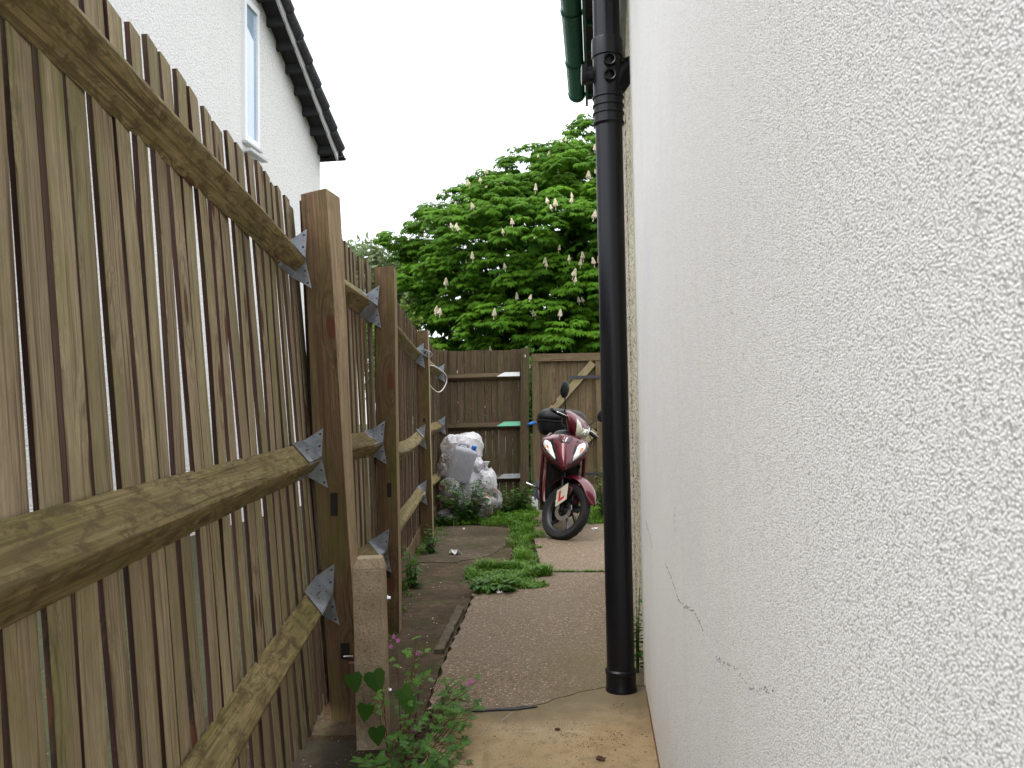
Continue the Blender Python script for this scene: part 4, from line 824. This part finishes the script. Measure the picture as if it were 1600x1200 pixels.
# cord and wire tie on the third post
def smooth_path(P, n=6):
    P = [Vector(p) for p in P]; o = []
    for i in range(len(P)-1):
        a, b, c, d_ = P[max(0, i-1)], P[i], P[i+1], P[min(len(P)-1, i+2)]
        for k in range(n): t = k/n; o.append(.5*((2*b)+(c-a)*t+(2*a-5*b+4*c-d_)*t*t+(3*b-a-3*c+d_)*t**3))
    return o+[P[-1]]
mb = MB(); mb.tube(smooth_path([(-.86, 8.2, 1.64), (-.80, 8.6, 1.655), (-.735, 9.2, 1.60), (-.735, 9.25, 1.50), (-.79, 9.0, 1.40), (-.85, 8.6, 1.46), (-.875, 8.3, 1.60)]), .0055, 6); tag(mb.build('cord', 'cord', smooth=True), 'white cord hanging in a loop from the top rail near the far corner', 'cord')
mb = MB()
for k in range(3): mb.tube([(-.80+.03*math.cos(a)+k*.022, 7.58+.01*k, 1.72+.028*math.sin(a)-k*.01) for a in [q*.7 for q in range(10)]], .003, 5)
tag(mb.build('wire_tie', 'galv', smooth=True), 'twisted steel wire tie around the top of the third fence post', 'wire')

# ================================================================ RUBBISH
def bag(name, c, r, mat, label, seed, knot=None, flat=.0, rot=0, n=72, rid=.20):
    e = empty('bin_bag' if name == 'bin_bag' else name, (c[0], c[1], c[2]-r[2]), label, 'bin bag', 'bags of rubbish heaped in the corner')
    random.seed(seed); o_ = Vector((seed*3.7, seed*1.3, seed*.9))
    def fn(p):
        a = math.atan2(p.y, p.x); k = 1+.26*nz3(p*1.1+o_)+rid*.42*(1-abs(nz3(p*1.9+o_*2)))**7+.05*(1-abs(nz3(p*3.7+o_)))**6-.03*abs(nz3(p*7+o_))-.05
        k -= .035*abs(math.sin(a*7+3*nz3(p*1.5+o_)))*(max(0, p.z)**1.0)
        if p.z < -.6: k *= .96
        return k
    mb = MB().ell((0, 0, r[2]), r, rz(rot), n, 0, fn); mb.v = [(x+random.gauss(0, r[0]*.007), y+random.gauss(0, r[1]*.007), max(z+random.gauss(0, r[2]*.007), .0)) for x, y, z in mb.v]; mb.build('bag', mat, e, smooth=True, auto=24)
    if knot:
        k = MB(); kp = Vector(knot); k.loft([[kp+Vector((math.cos(a)*q, math.sin(a)*q, h_))*1. for a in [i*.6283 for i in range(10)]] for q, h_ in ((.035, -.03), (.012, .0), (.014, .012), (.03+.0, .045), (.045, .06))], cap=False); k.build('knot', mat, e, smooth=True, solid=.001)
    return e
bag('bin_bag', (-.61, 9.95, .74), (.245, .20, .225), 'bagwhite', 'largest white bin bag, topmost of the heap', 1, rot=.3)
bag('bin_bag', (-.415, 9.78, .56), (.085, .08, .09), 'bagwhite', 'small round white bag between the big bag and the right hand white bag', 2)
bag('bin_bag', (-.315, 9.72, .36), (.125, .12, .185), 'bagwhite', 'white ribbed bag at the right side of the heap', 3, knot=(0, 0, .37))
bag('bin_bag', (-.74, 9.55, .28), (.12, .12, .16), 'bagmixed', 'clear bag with red and blue packaging at the left against the fence', 4)
bag('bin_bag', (-.37, 9.35, .125), (.135, .12, .175), 'bagorange', 'clear bag showing orange packaging at the front of the heap', 5)
bag('bin_bag', (-.235, 9.6, .16), (.10, .10, .13), 'bagmixed', 'small crumpled clear bag lying right of the orange one', 6, rot=.5)
bag('bin_bag', (-.72, 8.93, .06), (.125, .09, .085), 'baggrey', 'grey clear bag lying alone on the ground by the fence', 7, rid=.2)
bag('bin_bag', (-.55, 9.78, .30), (.17, .15, .28), 'bagwhite', 'white bag half hidden under the plastic container', 8)
bag('bin_bag', (-.80, 9.8, .55), (.10, .12, .16), 'bagmixed', 'crumpled clear bag wedged between the big white bag and the fence', 9)
bag('bin_bag', (-.56, 9.45, .12), (.12, .10, .15), 'baggrey', 'dark clear bag at the base of the heap behind the tall weed', 10)
# milky jerry can leaning on the bags
jc = empty('jerry_can', (-.65, 9.62, .40), 'milky white plastic container with a blue cap leaning on the bags', 'container')
def rrect(w_, d_, r_, n=5):
    P = []
    for cx_, cy_, a0_ in ((w_/2-r_, d_/2-r_, 0), (-w_/2+r_, d_/2-r_, 90), (-w_/2+r_, -d_/2+r_, 180), (w_/2-r_, -d_/2+r_, 270)):
        for k in range(n): a = R(a0_+90*k/(n-1)); P.append((cx_+math.cos(a)*r_, cy_+math.sin(a)*r_))
    return P
mb = MB().loft([[Vector((x*q, y*q, z)) for x, y in rrect(.235, .15, .03)] for z, q in ((0, .9), (.012, .98), (.03, 1), (.30, 1), (.325, .99), (.345, .94), (.36, .6), (.362, .3))])
body = mb.build('body', 'jug', jc, smooth=True, auto=60)
mb = MB().lathe([(.0, .40), (.026, .398), (.028, .37), (.024, .355)], 16, Matrix.Translation((.07, -.02, 0))); mb.build('cap', 'blue', jc, smooth=True, auto=40)
mb = MB().tube([(-.08, 0, .345), (-.07, 0, .385), (0, 0, .395), (.02, 0, .35)], .012, 8); mb.build('handle', 'jug', jc, smooth=True)
jc.rotation_euler = (R(14), R(15), R(12)); jc.scale = (1.12, 1.1, 1.12)

# ================================================================ SCOOTER
# local frame: x = forward, y = the rider's left, z = up; origin on the ground under the front axle
sc = empty('scooter', (.455, 7.62, 0), 'dark red scooter with black top box and L plate parked before the gate', 'scooter')
sc.rotation_euler = (0, 0, 0)
sc.rotation_mode = 'XYZ'
head = R(-90-1.5); leanA = R(5.5)
sc.matrix_world = Matrix.Translation((.395, 7.60, -.005)) @ Matrix.Rotation(head, 4, 'Z') @ Matrix.Rotation(-leanA, 4, 'X')
ax0 = Vector((.0, 0, .265)); axd = Vector((-.45, 0, .893)).normalized(); piv = Vector((-.075, 0, .265)); ST = Matrix.Rotation(R(48), 3, axd)
def steer(p): return piv + ST @ (p-piv)
def wheel(parent, c, r, w_, disc):
    wo_ = None; c = Vector(c); Mx = Matrix.Translation(c) @ Matrix.Rotation(R(90), 4, 'X'); st = steer if disc else (lambda p: p)
    mb = MB(); n = 72; pf = [(r-.062, -w_*.36), (r-.045, -w_*.47), (r-.022, -w_*.50), (r-.008, -w_*.36), (r, -w_*.15), (r, w_*.15), (r-.008, w_*.36), (r-.022, w_*.50), (r-.045, w_*.47), (r-.062, w_*.36)]
    mb.lathe(pf, n, Mx)
    k = len(pf); vs = mb.v[:]
    for i in range(n):
        for q in (3, 4, 5, 6):
            if (i+q) % 3 == 0:
                p = Vector(vs[i*k+q]); d_ = (p-c); d_.y = 0; mb.v[i*k+q] = tuple(p-d_.normalized()*.005)
    wh = MB(); rm = MB().lathe([(r-.058, -w_*.36), (r-.055, -w_*.30), (r-.075, -w_*.22), (r-.080, 0), (r-.075, w_*.22), (r-.055, w_*.30), (r-.058, w_*.36), (r-.066, w_*.36), (r-.088, w_*.2), (r-.090, 0), (r-.088, -w_*.2), (r-.066, -w_*.36)], 48, Mx, close=True)
    hub = MB().lathe([(0, -.045), (.022, -.045), (.035, -.03), (.035, .03), (.022, .045), (0, .045)], 20, Mx)
    sp_ = MB()
    for s5 in range(5):
        a = s5*2*math.pi/5+.35; d_ = Vector((math.cos(a), 0, math.sin(a))); t_ = Vector((-math.sin(a), 0, math.cos(a))); Y = Vector((0, 1, 0))
        secs = []
        for rr_, ww, hh, tw_ in ((.028, .016, .020, 0), (.09, .010, .014, .006), (.15, .010, .012, .004), (r-.080, .020, .016, -.006)):
            cc = c+d_*rr_+t_*tw_; secs.append([cc+t_*ww+Y*hh*.6, cc+Y*hh, cc-t_*ww+Y*hh*.6, cc-t_*ww-Y*hh*.6, cc-Y*hh, cc+t_*ww-Y*hh*.6])
        sp_.loft(secs)
    w0 = mb.xf(st).build('wheel', 'tyre', parent, smooth=True, auto=35)
    rm.xf(st).build('rim', 'rim', w0, smooth=True, auto=40); sp_.xf(st).build('spokes', 'rim', w0, smooth=True, auto=40); hub.xf(st).build('hub', 'rim', w0, smooth=True, auto=40)
    if disc:
        MB().lathe([(.055, .036), (.095, .036), (.095, .040), (.055, .040)], 36, Mx, close=True).xf(st).build('brake_disc', 'steel', w0)
wheel(sc, (0, 0, .265), .268, .085, True); wheel(sc, (-1.255, 0, .25), .25, .095, False)
# fork, mudguard
mb = MB()
for s_ in (-1, 1):
    a = Vector((.0, s_*.062, .265)); mb.tube([a, a+axd*.13, a+axd*.42], [.020, .022, .017], 14); mb.ell(a, (.028, .016, .03), n=12)
mb.box((-.155, 0, .70), (.05, .16, .04)); mb.box((.045, .068, .33), (.06, .03, .07)); mb.xf(steer).build('fork', 'blk', sc, smooth=True, auto=40)
mb = MB(); secs = []
for k in range(19):
    a = R(24+k*6.9)   # from the front edge over the top to the rear
    rr_ = .322+.014*math.sin(k/18*math.pi); wd = .070+.022*math.sin(min(1, k/12)*math.pi*.5)-(.01 if k > 14 else 0)
    if k < 3: wd *= .45+.2*k
    sec = []
    for q in range(9):
        t = (q/8-.5)*2; dd = rr_-.045*abs(t)**2.2+.008*(1-abs(t)); sec.append(Vector((math.cos(a)*dd, t*wd, .275+math.sin(a)*dd)))
    secs.append(sec)
mb.loft(secs, cap=False, closed=False)
for s_ in (-1, 1): mb.loft([[Vector((.05-.11*k, s_*(.068+.004*k), .50)), Vector((.045-.09*k, s_*(.074), .42)), Vector((.02-.05*k, s_*.074, .34))] for k in (0, 1)], cap=False, closed=False)
mb.xf(steer).build('front_mudguard', 'red', sc, smooth=True, solid=.004, sub=1)
# front apron
def AW(u):
    P = [(.565, .030), (.60, .075), (.66, .145), (.72, .190), (.80, .220), (.87, .225), (.92, .205), (.965, .145), (.985, .10)]
    for (a, wa), (b, wb) in zip(P, P[1:]):
        if u <= b: return wa+(wb-wa)*max(0, (u-a)/(b-a))
    return .09
def ap(l, u):          # apron surface point: l in -1..1
    w_ = AW(u); f0 = .03-.035*((u-.60)/.1)**1*.55 if u > .6 else .03-.3*(.6-u)
    f0 = .055-.52*max(0, u-.60)**1.12-.25*max(0, .6-u); ridge = .020*math.exp(-(l/.22)**2)*max(0, min(1, (u-.58)/.1))
    side = -.155*abs(l)**1.9; scoop = -.022*math.exp(-((abs(l)-.52)/.16)**2)*math.exp(-((u-.80)/.10)**2)
    return Vector((f0+ridge+side+scoop, l*w_, (.628+(u-.565)*.775)))
mb = MB(); nu, nl = 26, 32
mb.loft([[ap(-1+2*q/nl, .565+(.985-.565)*k/nu) for q in range(nl+1)] for k in range(nu+1)], cap=False, closed=False); mb.build('apron', 'red', sc, smooth=True, solid=.006)
# dark inner panel and leg shield behind it
def ring(f, w_, z, d_=.05): return [Vector((f, -w_, z)), Vector((f+d_*.5, -w_*.6, z)), Vector((f+d_, 0, z)), Vector((f+d_*.5, w_*.6, z)), Vector((f, w_, z)), Vector((f-d_*.6, w_*.8, z)), Vector((f-d_*.8, 0, z)), Vector((f-d_*.6, -w_*.8, z))]
mb = MB().loft([ring(-.30, .15, .26), ring(-.28, .165, .34), ring(-.25, .17, .50), ring(-.20, .165, .62), ring(-.22, .185, .80), ring(-.27, .16, .93), ring(-.31, .07, 1.0)]); mb.build('inner_shield', 'blk', sc, smooth=True, sub=1)
for s_ in (-1, 1):
    mb = MB().loft([[Vector((f+.0, s_*w1, z)), Vector((f-.03, s_*(w1+.018), z)), Vector((f-.07, s_*(w1+.005), z)), Vector((f-.08, s_*(w1-.02), z)), Vector((f-.03, s_*(w1-.03), z))] for f, w1, z in ((-.42, .165, .24), (-.34, .18, .30), (-.27, .195, .42), (-.20, .20, .56), (-.155, .198, .68), (-.16, .200, .80), (-.20, .185, .90), (-.25, .13, .965))]); mb.build('leg_shield', 'red', sc, smooth=True, sub=1)
# lower lip under the apron
mb = MB().loft([[ap(l, u)+Vector((-.03, 0, -.02)) for l in [-1+q/8 for q in range(17)]] for u in (.57, .62, .68)], cap=False, closed=False); mb.build('apron_lip', 'blk', sc, smooth=True, solid=.02)
# indicator lamps set in the apron
for s_ in (-1, 1):
    P = [(.955, .935), (.60, .90), (.45, .79), (.42, .665), (.60, .70), (.80, .78), (.955, .86)]
    if True:
        ce = (.68, .80)
        def pt(l, u, h): q = ap(s_*l, u); return q+Vector((h, s_*h*.5, 0))
        vs = [pt(*ce, .017)]; n = len(P)
        for i in range(n): vs.append(pt(ce[0]+(P[i][0]-ce[0])*.72, ce[1]+(P[i][1]-ce[1])*.72, .014))
        for i in range(n): vs.append(pt(*P[i], .003))
        fs = [(0, 1+i, 1+(i+1) % n) for i in range(n)]+[(1+i, 1+n+i, 1+n+(i+1) % n, 1+(i+1) % n) for i in range(n)]
        lo = MB().add(vs, fs).build('front_indicator', 'lens', sc, smooth=True, sub=1)
        vs = [pt(ce[0]+dx, ce[1]+du, .0195) for dx, du in ((.0, .045), (-.06, .03), (-.08, .0), (-.04, -.02), (.03, 0.), (.06, .03))]; MB().add(vs, [tuple(range(6))]).build('amber_bulb', 'amber', lo, solid=.002)
        MB().add([pt(l, u, .004) for l, u in ((1.0, .955), (.56, .925), (.385, .80), (.36, .64), (.62, .68), (.86, .76), (1.0, .84))], [tuple(range(7))]).build('lamp_surround', 'blkgloss', lo, solid=.002)
# badge panel at the top of the apron
mb = MB().add([ap(l, u)+Vector((.006, 0, .002)) for l, u in ((-.42, .968), (.42, .968), (.36, .93), (.16, .885), (-.16, .885), (-.36, .93))], [(0, 1, 2, 3, 4, 5)]); bo = mb.build('badge_panel', 'blkgloss', sc, solid=.006)
mb = MB()
for s_ in (1,):
    mb.add([ap(l, u)+Vector((.016, 0, 0)) for l, u in ((-.20, .948), (-.10, .945), (-.02, .912), (.05, .955), (.13, .958), (.0, .895))], [(0, 1, 2, 5), (2, 3, 4, 5)])
mb.build('emblem', 'steel', bo, solid=.003)
# floor, body, seat
mb = MB().loft([[Vector((f, -w_, z0)), Vector((f, -w_*1.02, z1)), Vector((f, w_*1.02, z1)), Vector((f, w_, z0))] for f, w_, z0, z1 in ((-.33, .15, .22, .30), (-.5, .175, .20, .29), (-.75, .18, .20, .29), (-.85, .16, .22, .40))]); mb.build('footboard', 'blk', sc, bevel=.01)
for s_ in (-1, 1):
    mb = MB().loft([[Vector((f, s_*w_, z0)), Vector((f, s_*(w_+.02), (z0+z1)/2)), Vector((f, s_*(w_-.01), z1)), Vector((f, s_*.03, z1)), Vector((f, s_*.03, z0))] for f, w_, z0, z1 in ((-.42, .165, .24, .28), (-.62, .17, .25, .36), (-.80, .165, .30, .62), (-1.0, .155, .40, .72), (-1.3, .15, .52, .76), (-1.6, .11, .66, .80), (-1.72, .05, .74, .80))]); mb.build('side_panel', 'red', sc, smooth=True, auto=50, sub=1)
mb = MB().loft([[Vector((f, -w_, z)), Vector((f, -w_*.8, z+h_)), Vector((f, 0, z+h_*1.15)), Vector((f, w_*.8, z+h_)), Vector((f, w_, z)), Vector((f, 0, z-.01))] for f, w_, z, h_ in ((-.72, .05, .66, .03), (-.78, .12, .69, .07), (-1.0, .15, .72, .07), (-1.15, .15, .74, .09), (-1.45, .13, .78, .09), (-1.60, .09, .79, .06))]); mb.build('seat', 'seat', sc, smooth=True, sub=1)
mb = MB(); mb.box((-1.05, -.0, .30), (.5, .16, .20)); mb.box((-1.2, .10, .27), (.42, .09, .13)); mb.build('engine', 'blk', sc, bevel=.02)
mb = MB().tube([(-.95, -.10, .22), (-1.05, -.15, .24), (-1.15, -.165, .27), (-1.55, -.17, .36), (-1.62, -.17, .375)], [.018, .03, .055, .062, .045], 16); mb.build('exhaust', 'exhaust', sc, smooth=True)
mb = MB().loft([[Vector((f, -.225, z-h_)), Vector((f, -.245, z)), Vector((f, -.225, z+h_)), Vector((f, -.21, z))] for f, z, h_ in ((-1.12, .27, .05), (-1.3, .31, .065), (-1.5, .35, .06))]); mb.build('heat_guard', 'exhaust', sc, smooth=True, auto=50)
mb = MB().tube([(-.86, -.16, .36), (-.86, -.26, .395), (-.84, -.335, .425)], [.013, .013, .009], 8); mb.build('footpeg', 'steel', sc, smooth=True)
mb = MB().tube([(-.78, .12, .24), (-.70, .20, .03), (-.68, .22, .012)], .011, 8); mb.build('side_stand', 'blk', sc, smooth=True)
mb = MB().tube([(-1.42, -.12, .84), (-1.60, -.12, .88), (-1.8, -.08, .89), (-1.84, 0, .89), (-1.8, .08, .89), (-1.60, .12, .88), (-1.42, .12, .84)], .012, 8); mb.build('rear_carrier', 'blk', sc, smooth=True)
mb = MB().box((-1.75, 0, .68), (.06, .2, .08)); mb.build('tail_lamp', 'lred', sc, bevel=.015)
# top box: lower tray, rim and domed lid
def rr3(w_, d_, r_, z, fx): return [Vector((x+fx, y, z)) for x, y in rrect(d_, w_, r_, 6)]
bx = -1.62
mb = MB().loft([rr3(.38, .30, .07, .905, bx), rr3(.46, .36, .09, .925, bx), rr3(.515, .40, .12, .98, bx), rr3(.54, .41, .13, 1.055, bx)]); tb = mb.build('top_box', 'blk', sc, smooth=True, auto=50)
mb = MB().loft([rr3(.542, .412, .13, 1.055, bx), rr3(.556, .426, .135, 1.06, bx), rr3(.556, .426, .135, 1.075, bx), rr3(.542, .412, .13, 1.08, bx)]); mb.build('box_rim', 'blkgloss', tb, smooth=True, auto=40)
mb = MB().loft([rr3(.544, .414, .13, 1.08, bx), rr3(.53, .405, .13, 1.12, bx), rr3(.49, .37, .12, 1.165, bx), rr3(.41, .30, .10, 1.195, bx), rr3(.26, .18, .06, 1.207, bx), rr3(.06, .05, .02, 1.21, bx)]); mb.build('box_lid', 'blk', tb, smooth=True)
# handlebar cowl (steered)
mb = MB().loft([[Vector((f+a_*.5, b_*1.0, z+c_)) for a_, b_, c_ in [(math.cos(t)*d_, math.sin(t)*w_, 0) for t in [k*math.pi/8 for k in range(16)]]] for f, w_, d_, z in ((-.275, .055, .09, .93), (-.27, .10, .13, .97), (-.285, .150, .17, 1.03), (-.31, .185, .17, 1.09), (-.345, .18, .12, 1.14), (-.37, .13, .07, 1.165), (-.38, .04, .03, 1.172))]); mb.xf(steer).build('handlebar_cowl', 'red', sc, smooth=True, sub=1)
mb = MB().tube([(-.36, -.33, 1.075), (-.36, -.20, 1.08), (-.36, -.13, 1.09)], .0165, 12); mb.tube([(-.36, .33, 1.075), (-.36, .20, 1.08), (-.36, .13, 1.09)], .0165, 12)
for s_ in (-1, 1): mb.tube([(-.36, s_*.33, 1.075), (-.36, s_*.345, 1.075)], .019, 12); mb.box((-.35, s_*.175, 1.095), (.05, .07, .045))
mb.tube([(-.36, -.14, 1.09), (-.36, .14, 1.09)], .016, 10); mb.xf(steer).build('handlebar', 'blk', sc, smooth=True, auto=40)
for s_ in (-1, 1): MB().tube([(-.33, s_*.155, 1.085), (-.29, s_*.20, 1.085), (-.285, s_*.30, 1.075), (-.30, s_*.325, 1.07)], [.006, .008, .006, .008], 8).xf(steer).build('brake_lever', 'steel', sc, smooth=True)
for s_, e_ in ((-1, (-.30, -.05, .72)), (1, (-.29, .05, .70))):
    MB().tube(smooth_path([(-.345, s_*.19, 1.07), (-.27, s_*.235, 1.0), (-.22, s_*.17, .93), e_]), .0035, 6).xf(steer).build('cable', 'blk', sc, smooth=True)
# headlamp
def cw(l, z):   # front surface of the cowl
    P = ((-.275, .055, .09, .93), (-.27, .10, .13, .97), (-.285, .150, .17, 1.03), (-.31, .185, .17, 1.09), (-.345, .18, .12, 1.14), (-.37, .13, .07, 1.165)); z = max(.93, min(1.165, z))
    for A_, B_ in zip(P, P[1:]):
        if z <= B_[3]: t = (z-A_[3])/(B_[3]-A_[3]); f, w_, d_ = [A_[i]+(B_[i]-A_[i])*t for i in range(3)]; break
    r_ = max(-1, min(1, l/w_)); return Vector((f+.5*d_*math.sqrt(max(0, 1-r_*r_)), l, z))
HL = [(-.095, 1.115), (-.055, 1.065), (0, 1.052), (.055, 1.065), (.095, 1.115), (.092, 1.03), (.070, .975), (.035, .945), (-.035, .945), (-.070, .975), (-.092, 1.03)]
n = len(HL); vs = [cw(0, 1.0)+Vector((.028, 0, 0))]+[cw(l*.75, 1.0+(z-1.0)*.75)+Vector((.022, 0, 0)) for l, z in HL]+[cw(l, z)+Vector((.004, 0, 0)) for l, z in HL]
ho = MB().add(vs, [(0, 1+i, 1+(i+1) % n) for i in range(n)]+[(1+i, 1+n+i, 1+n+(i+1) % n, 1+(i+1) % n) for i in range(n)]).xf(steer).build('headlight', 'headlens', sc, smooth=True)
MB().lathe([(0, .006), (.012, .005), (.022, .0), (.034, .004), (.036, 0)], 20, Matrix.Translation(cw(0, .995)+Vector((.026, 0, 0))) @ Matrix.Rotation(R(90), 4, 'Y')).xf(steer).build('bulb_ring', 'chromeref', ho, smooth=True)
# mirrors
for s_ in (-1, 1):
    mo = MB().tube([(-.355, s_*.185, 1.105), (-.35, s_*.20, 1.16), (-.345, s_*.245, 1.215), (-.345, s_*.275, 1.25)], .0065, 8).xf(steer).build('mirror_stem', 'blk', sc, smooth=True)
    ang = -R(28)*s_; MB().ell((-.345, s_*.305, 1.30), (.024, .066, .088), Matrix.Rotation(ang, 3, 'X') @ rz(-s_*.2), 20, 0, lambda p: 1-.10*max(0, -p.z)).xf(steer).build('mirror', 'blk', mo, smooth=True)
# L plate on the right fork leg
pl = MB(); c = Vector((-.02, -.115, .385)); u_ = Matrix.Rotation(R(-20), 3, 'Z') @ Vector((1, 0, 0)); n_ = Vector((0, 0, 1)).cross(u_); rot = Matrix.Rotation(R(0), 3, 'Y')
rp = Matrix.Rotation(R(-34), 3, n_); ua = rp @ u_; va = rp @ Vector((0, 0, 1)); nn = -(ua.cross(va)); nn = nn if nn.y < 0 else -nn
def pq(a, b, o_): return c+ua*a+va*b+nn*o_
h_ = .088
pl.add([pq(a, b, o_) for o_ in (-.0015, .0015) for a, b in ((-h_, -h_), (h_, -h_), (h_, h_), (-h_, h_))], [(0, 3, 2, 1), (4, 5, 6, 7), (0, 1, 5, 4), (1, 2, 6, 5), (2, 3, 7, 6), (3, 0, 4, 7)]); po = pl.xf(steer).build('learner_plate', 'plate', sc)
# seen from outside (looking along +y) local x runs to the right
MB().add([pq(a, b, .0035) for a, b in ((-.045, .055), (-.015, .055), (-.015, -.028), (.045, -.028), (.045, -.055), (-.045, -.055))], [(0, 5, 2, 1), (2, 5, 4, 3)]).xf(steer).build('letter', 'lred', po, solid=.001)
MB().box((.02, -.072, .44), (.02, .012, .05)).xf(steer).build('plate_bracket', 'steel', sc)
